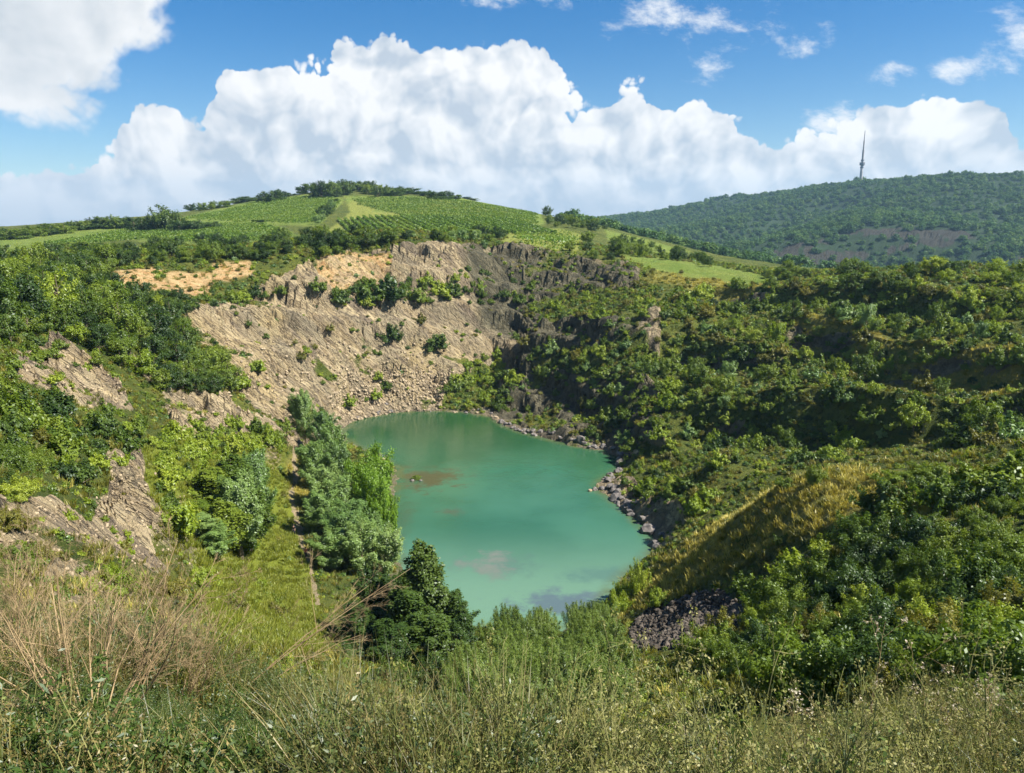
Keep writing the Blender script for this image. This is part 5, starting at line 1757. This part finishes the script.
# flowering and leafy weeds
def weed(px, Y, h, kind, label, group, lean=0.12):
    b = rim_pt(px, Y)
    root = link({'umbel': 'umbel_plant', 'spike': 'mullein_stalk', 'leafy': 'weed_plant', 'pale': 'weed_plant'}[kind], None)
    root.location = b
    root.rotation_euler = (0, 0, 0)
    tag(root, label, {'umbel': 'umbel plant', 'spike': 'stalk', 'leafy': 'weed', 'pale': 'weed'}[kind], group)
    out, pts_, nr_ = [], [], []
    if kind == 'umbel':
        tips = twig((0, 0, -0.02), (lean, 0.05, 1), h * 0.75, 0.008, 2, out, 0.30, 0.1, (2, 4), 0.62, 0.75)
        hv = []
        for p, d in tips:
            for q in range(5):
                e = p + unit(d + rng.normal(size=3) * 0.6) * rng.uniform(.03, .08)
                out.append(tube_np([p, (p + e) / 2, e], [.0011, .001, .0009], 3))
                for z_ in range(4):
                    hv.append(e + rng.normal(size=3) * 0.006)
        hv = np.array(hv)
        link('flower_head', leaf_mesh('flower_head', *leaf_quads(hv, unit(rng.normal(size=hv.shape) + [0, 0, .8]), 0.0085, 0.8), FLOWER), root)
        link('stem', mesh_np('stem', *join(out), [TWIG], True), root)
        return root
    nst = {'spike': 1, 'leafy': 5, 'pale': 7}[kind]
    for i in range(nst):
        a = rng.uniform(0, 6.28)
        d = np.array([math.cos(a) * (0.28 if nst > 1 else 0.0) + lean, math.sin(a) * (0.28 if nst > 1 else 0.05), 1])
        o2 = []
        n = 8
        p = np.array([math.cos(a) * .05 * (nst > 1), math.sin(a) * .05 * (nst > 1), -0.02])
        path = [p]
        d = unit(d)
        Lk = h * rng.uniform(.6, 1.0)
        for k in range(n):
            d = unit(d + rng.normal(size=3) * 0.09)
            path.append(path[-1] + d * Lk / n)
        path = np.array(path)
        out.append(tube_np(path, np.linspace(0.0050 if nst > 1 else 0.008, 0.0012, n + 1), 5))
        m_ = 80 if nst > 1 else 90
        t = rng.random(m_) ** (0.9 if nst > 1 else 0.7)
        pos_ = np.stack([np.interp(t, np.linspace(0, 1, n + 1), path[:, c]) for c in range(3)], 1)
        od = unit(rng.normal(size=(m_, 3)) * [1, 1, 0.4])
        rr_ = (0.035 * (1.15 - t) + 0.008)[:, None] if nst > 1 else 0.016
        pts_.append(pos_ + od * rr_)
        nr_.append(unit(od * 0.4 + rng.normal(size=(m_, 3)) * 0.4 + [0, 0, 0.6]))
    pts_, nr_ = np.concatenate(pts_), np.concatenate(nr_)
    link('leaves', leaf_mesh('leaves', *leaf_quads(pts_, nr_, 0.014 if kind != 'spike' else 0.014, 0.36), LM['weed' if kind != 'pale' else 'straw']), root)
    link('stem', mesh_np('stem', *join(out), [STALK], True), root)
    return root


FLOWER = leaf_mat('dry_flower', (0.40, 0.34, 0.24), (0.50, 0.44, 0.32), (0.62, 0.58, 0.46), 0.3, 0.02)
weed(850, 5.0, 1.25, 'umbel', 'tall dry umbel plant with spreading dotted flower heads', 'dry umbel plants', 0.15)
weed(805, 6.6, 0.7, 'umbel', 'short dry umbel plant standing below the tall one', 'dry umbel plants', -0.1)
weed(990, 5.2, 0.75, 'umbel', 'dry umbel plant among yellow weeds in the corner', 'dry umbel plants', 0.1)
weed(925, 5.6, 0.7, 'umbel', 'dry umbel plant between the tall one and the yellow weeds', 'dry umbel plants', 0.05)
weed(690, 6.4, 0.6, 'umbel', 'small dry umbel plant below the dark scree', 'dry umbel plants', -0.15)
for k, (px, Y, h, ln) in enumerate(((392, 5.6, 0.85, 0.10), (405, 5.9, 1.05, 0.22), (422, 6.1, 1.0, 0.12), (440, 6.2, 0.85, 0.18), (380, 6.0, 0.7, -0.05), (735, 6.6, 0.9, 0.35), (728, 7.2, 0.7, 0.3), (604, 5.8, 0.6, 0.02))):
    weed(px, Y, h, 'spike', ['first grey green stalk of the group before the dark poplars', 'tallest leaning stalk before the dark poplars', 'second tall stalk before the dark poplars, more upright', 'outermost short stalk of the group beside the willow thicket',
                             'shortest stalk of the group before the dark poplars', 'leaning leafy stalk rising against the shaded spur', 'smaller leaning stalk behind the leafy one below the scree', 'lone short stalk at the foot of the willow thicket'][k], 'grey green stalks on the rim', ln)
WEEDS = []
for i in range(120):
    px = rng.uniform(430, 1040) if i < 95 else rng.uniform(0, 430)
    Y = rng.uniform(2.6, 8.0)
    h = min(rng.uniform(0.30, 0.75), 0.22 * Y * (0.75 if px > 430 else 1.0))
    kd = 'pale' if rng.random() < (0.55 if px > 800 else 0.3) else 'leafy'
    WEEDS.append((weed(px, Y, h, kd, 'weed', 'low weeds growing along the rim', rng.normal() * 0.15), px, Y, h, kd))


# ------------------------------------------------------------------ summer haze
hm_, g = mat('haze_air')
pv = g.n('ShaderNodeVolumePrincipled', {'Color': (0.45, 0.74, 1.0, 1), 'Density': 0.00009, 'Anisotropy': 0.2})
g.n('ShaderNodeOutputMaterial', {'Volume': pv.outputs[0]})
hx0, hx1, hy0, hy1, hz0, hz1 = -4500, 4500, -4500, 4500, float(TZ.min()) - 1.5, 340.0
Vh = np.array([(x_, y_, z_) for z_ in (hz0, hz1) for y_ in (hy0, hy1) for x_ in (hx0, hx1)], float)
Fh = np.array([[0, 2, 3, 1], [4, 5, 7, 6], [0, 1, 5, 4], [2, 6, 7, 3], [0, 4, 6, 2], [1, 3, 7, 5]])
tag(link('haze', mesh_np('haze', Vh, Fh, [hm_])), kind='stuff')


# ------------------------------------------------------------------ labels: what it looks like and what it stands beside
MARKS = [(130, 282, 'the orange earth band'), (355, 272, 'the orange rock face'), (80, 385, 'the upper left outcrop'), (90, 540, 'the left rock spur'), (232, 500, 'the left poplar clump'),
         (296, 455, 'the path bend'), (330, 500, 'the grey-green poplars'), (425, 600, 'the dark poplars'), (372, 475, 'the bright willow'), (535, 680, 'the willow thicket'), (690, 620, 'the dark scree'),
         (820, 475, 'the yellow spur crest'), (615, 485, 'the shore rocks'), (560, 428, 'the stone bench'), (475, 385, 'the valley head'), (590, 330, 'the upper dark terrace'), (600, 395, 'the lower dark cliff'),
         (560, 262, 'the dark rim cliff'), (400, 345, 'the pale quarry wall'), (260, 340, 'the wall edge'), (720, 268, 'the right field'), (863, 170, 'the television tower'), (380, 222, 'the striped vineyard'), (260, 210, 'the left vineyard'),
         (165, 215, 'the lone round tree'), (545, 240, 'the yellow vineyard'), (800, 325, 'the upper scarp'), (960, 355, 'the grassy bench'), (860, 405, 'the middle scarp'), (700, 345, 'the shaded bank'), (345, 185, 'the hilltop wood'),
         (1000, 275, 'the plateau edge'), (900, 280, 'the plateau scarp'), (60, 310, 'the wooded left slope'), (180, 340, 'the wood corner'), (70, 440, 'the left hollow'), (960, 520, 'the near bush slope'), (800, 610, 'the foot of the spur'), (930, 660, 'the near corner slope'), (420, 285, 'the wall ledge')]
NEAR = [(95, 700, 'the bare dry shrub'), (300, 640, 'the dead branch'), (410, 690, 'the grey green stalks'), (535, 745, 'the willow thicket'), (650, 745, 'the dark scree'), (735, 710, 'the leaning stalk'), (858, 700, 'the tall umbel plant'), (990, 720, 'the corner umbel'), (220, 740, 'the bare shrub foot')]
ORD = 'first second third fourth fifth sixth seventh eighth ninth tenth eleventh twelfth thirteenth fourteenth fifteenth sixteenth seventeenth eighteenth nineteenth twentieth'.split()


def place(px, py, marks):
    x, y, nm = min(marks, key=lambda m: math.hypot(m[0] - px, (m[1] - py) * 1.3))
    dx, dy = px - x, py - y
    if math.hypot(dx, dy) < 14:
        return 'at ' + nm
    a = math.degrees(math.atan2(-dy, dx)) % 360
    rel = ['right of', 'above right of', 'above', 'above left of', 'left of', 'below left of', 'below', 'below right of'][int((a + 22.5) // 45) % 8]
    return rel + ' ' + nm


def label_all(items, marks):
    """items: object, pixel x, pixel y, adjectives, singular noun, group"""
    by = {}
    for o, px, py, adj, noun, grp in items:
        by.setdefault((adj, noun, place(px, py, marks)), []).append((px, o, grp))
    for (adj, noun, pl), lst in by.items():
        lst.sort(key=lambda t: t[0])
        many = noun + ('es' if noun.endswith('sh') else 's')
        for k, (px, o, grp) in enumerate(lst):
            if len(lst) == 1:
                o['label'] = f'{adj} {noun} growing {pl}' if 'boulder' not in noun else f'{adj} {noun} lying {pl}'
            elif len(lst) <= 20:
                o['label'] = f'{ORD[k]} from left of {adj} {many} {pl}'
            else:
                o['label'] = f'one of the {adj} {many} {pl}'
            if grp:
                o['group'] = grp


COLN = {'mid': 'green', 'bright': 'yellow-green', 'dark': 'dark green', 'sage': 'grey-green', 'olive': 'olive', 'willow': 'light green', 'lime': 'lime green', 'forest': 'dark green'}
GRP = {'shrub': 'shrubs over the quarry slopes', 'leafy_tree': 'leafy trees of the woods and hedges', 'poplar_tree': 'poplars in the quarry floor', 'willow_shrub': 'upright willows of the thicket', 'willow_bush': 'bright willows on the shore'}
items = []
for p in PLANTS:
    tall = p['kind'] in ('tree', 'poplar', 'feather', 'thicket')
    px, py = to_px(p['x'], p['y'], p['z'] + p['sz'] * (0.55 if tall else 0.4))
    s = p['sz'] if tall else p['sx']
    lim = {'shrub': (1.1, 1.9), 'tree': (4.2, 6.0), 'poplar': (9, 13), 'feather': (9, 13), 'thicket': (5.0, 5.8)}[p['kind']]
    size = 'small' if s < lim[0] else 'large' if s > lim[1] else 'medium'
    if tall:
        size = {'small': 'low', 'medium': 'mid-sized', 'large': 'tall'}[size]
    p['o']['category'] = {'shrub': 'shrub', 'leafy_tree': 'tree', 'poplar_tree': 'tree', 'willow_shrub': 'willow', 'willow_bush': 'willow'}.get(p['name'], 'shrub')
    items.append((p['o'], float(px), float(py), size + ' ' + COLN[p['mk']], p['name'].replace('_', ' '), GRP.get(p['name'])))
label_all(items, MARKS)
items = []
for o, side, s in BOULD:
    px, py = to_px(*o.location)
    pale = o.data.materials[0] is PALE
    items.append((o, float(px), float(py), ('large ' if s > 0.75 else 'small ' if s < 0.5 else '') + ('pale' if pale else 'dark'), 'boulder on the waterline', 'boulders along the shore'))
for k, it in enumerate(items):
    items[k] = it[:4] + ('shore boulder',) + it[5:]
label_all(items, MARKS)
items = []
for o, px, Y, h, kd in WEEDS:
    q = to_px(o.location.x, o.location.y, o.location.z + h * 0.6)
    items.append((o, float(q[0]), float(q[1]), ('tall ' if h > 0.55 else 'short ') + ('straw' if kd == 'pale' else 'leafy'), 'rim weed', 'low weeds growing along the rim'))
label_all(items, NEAR)
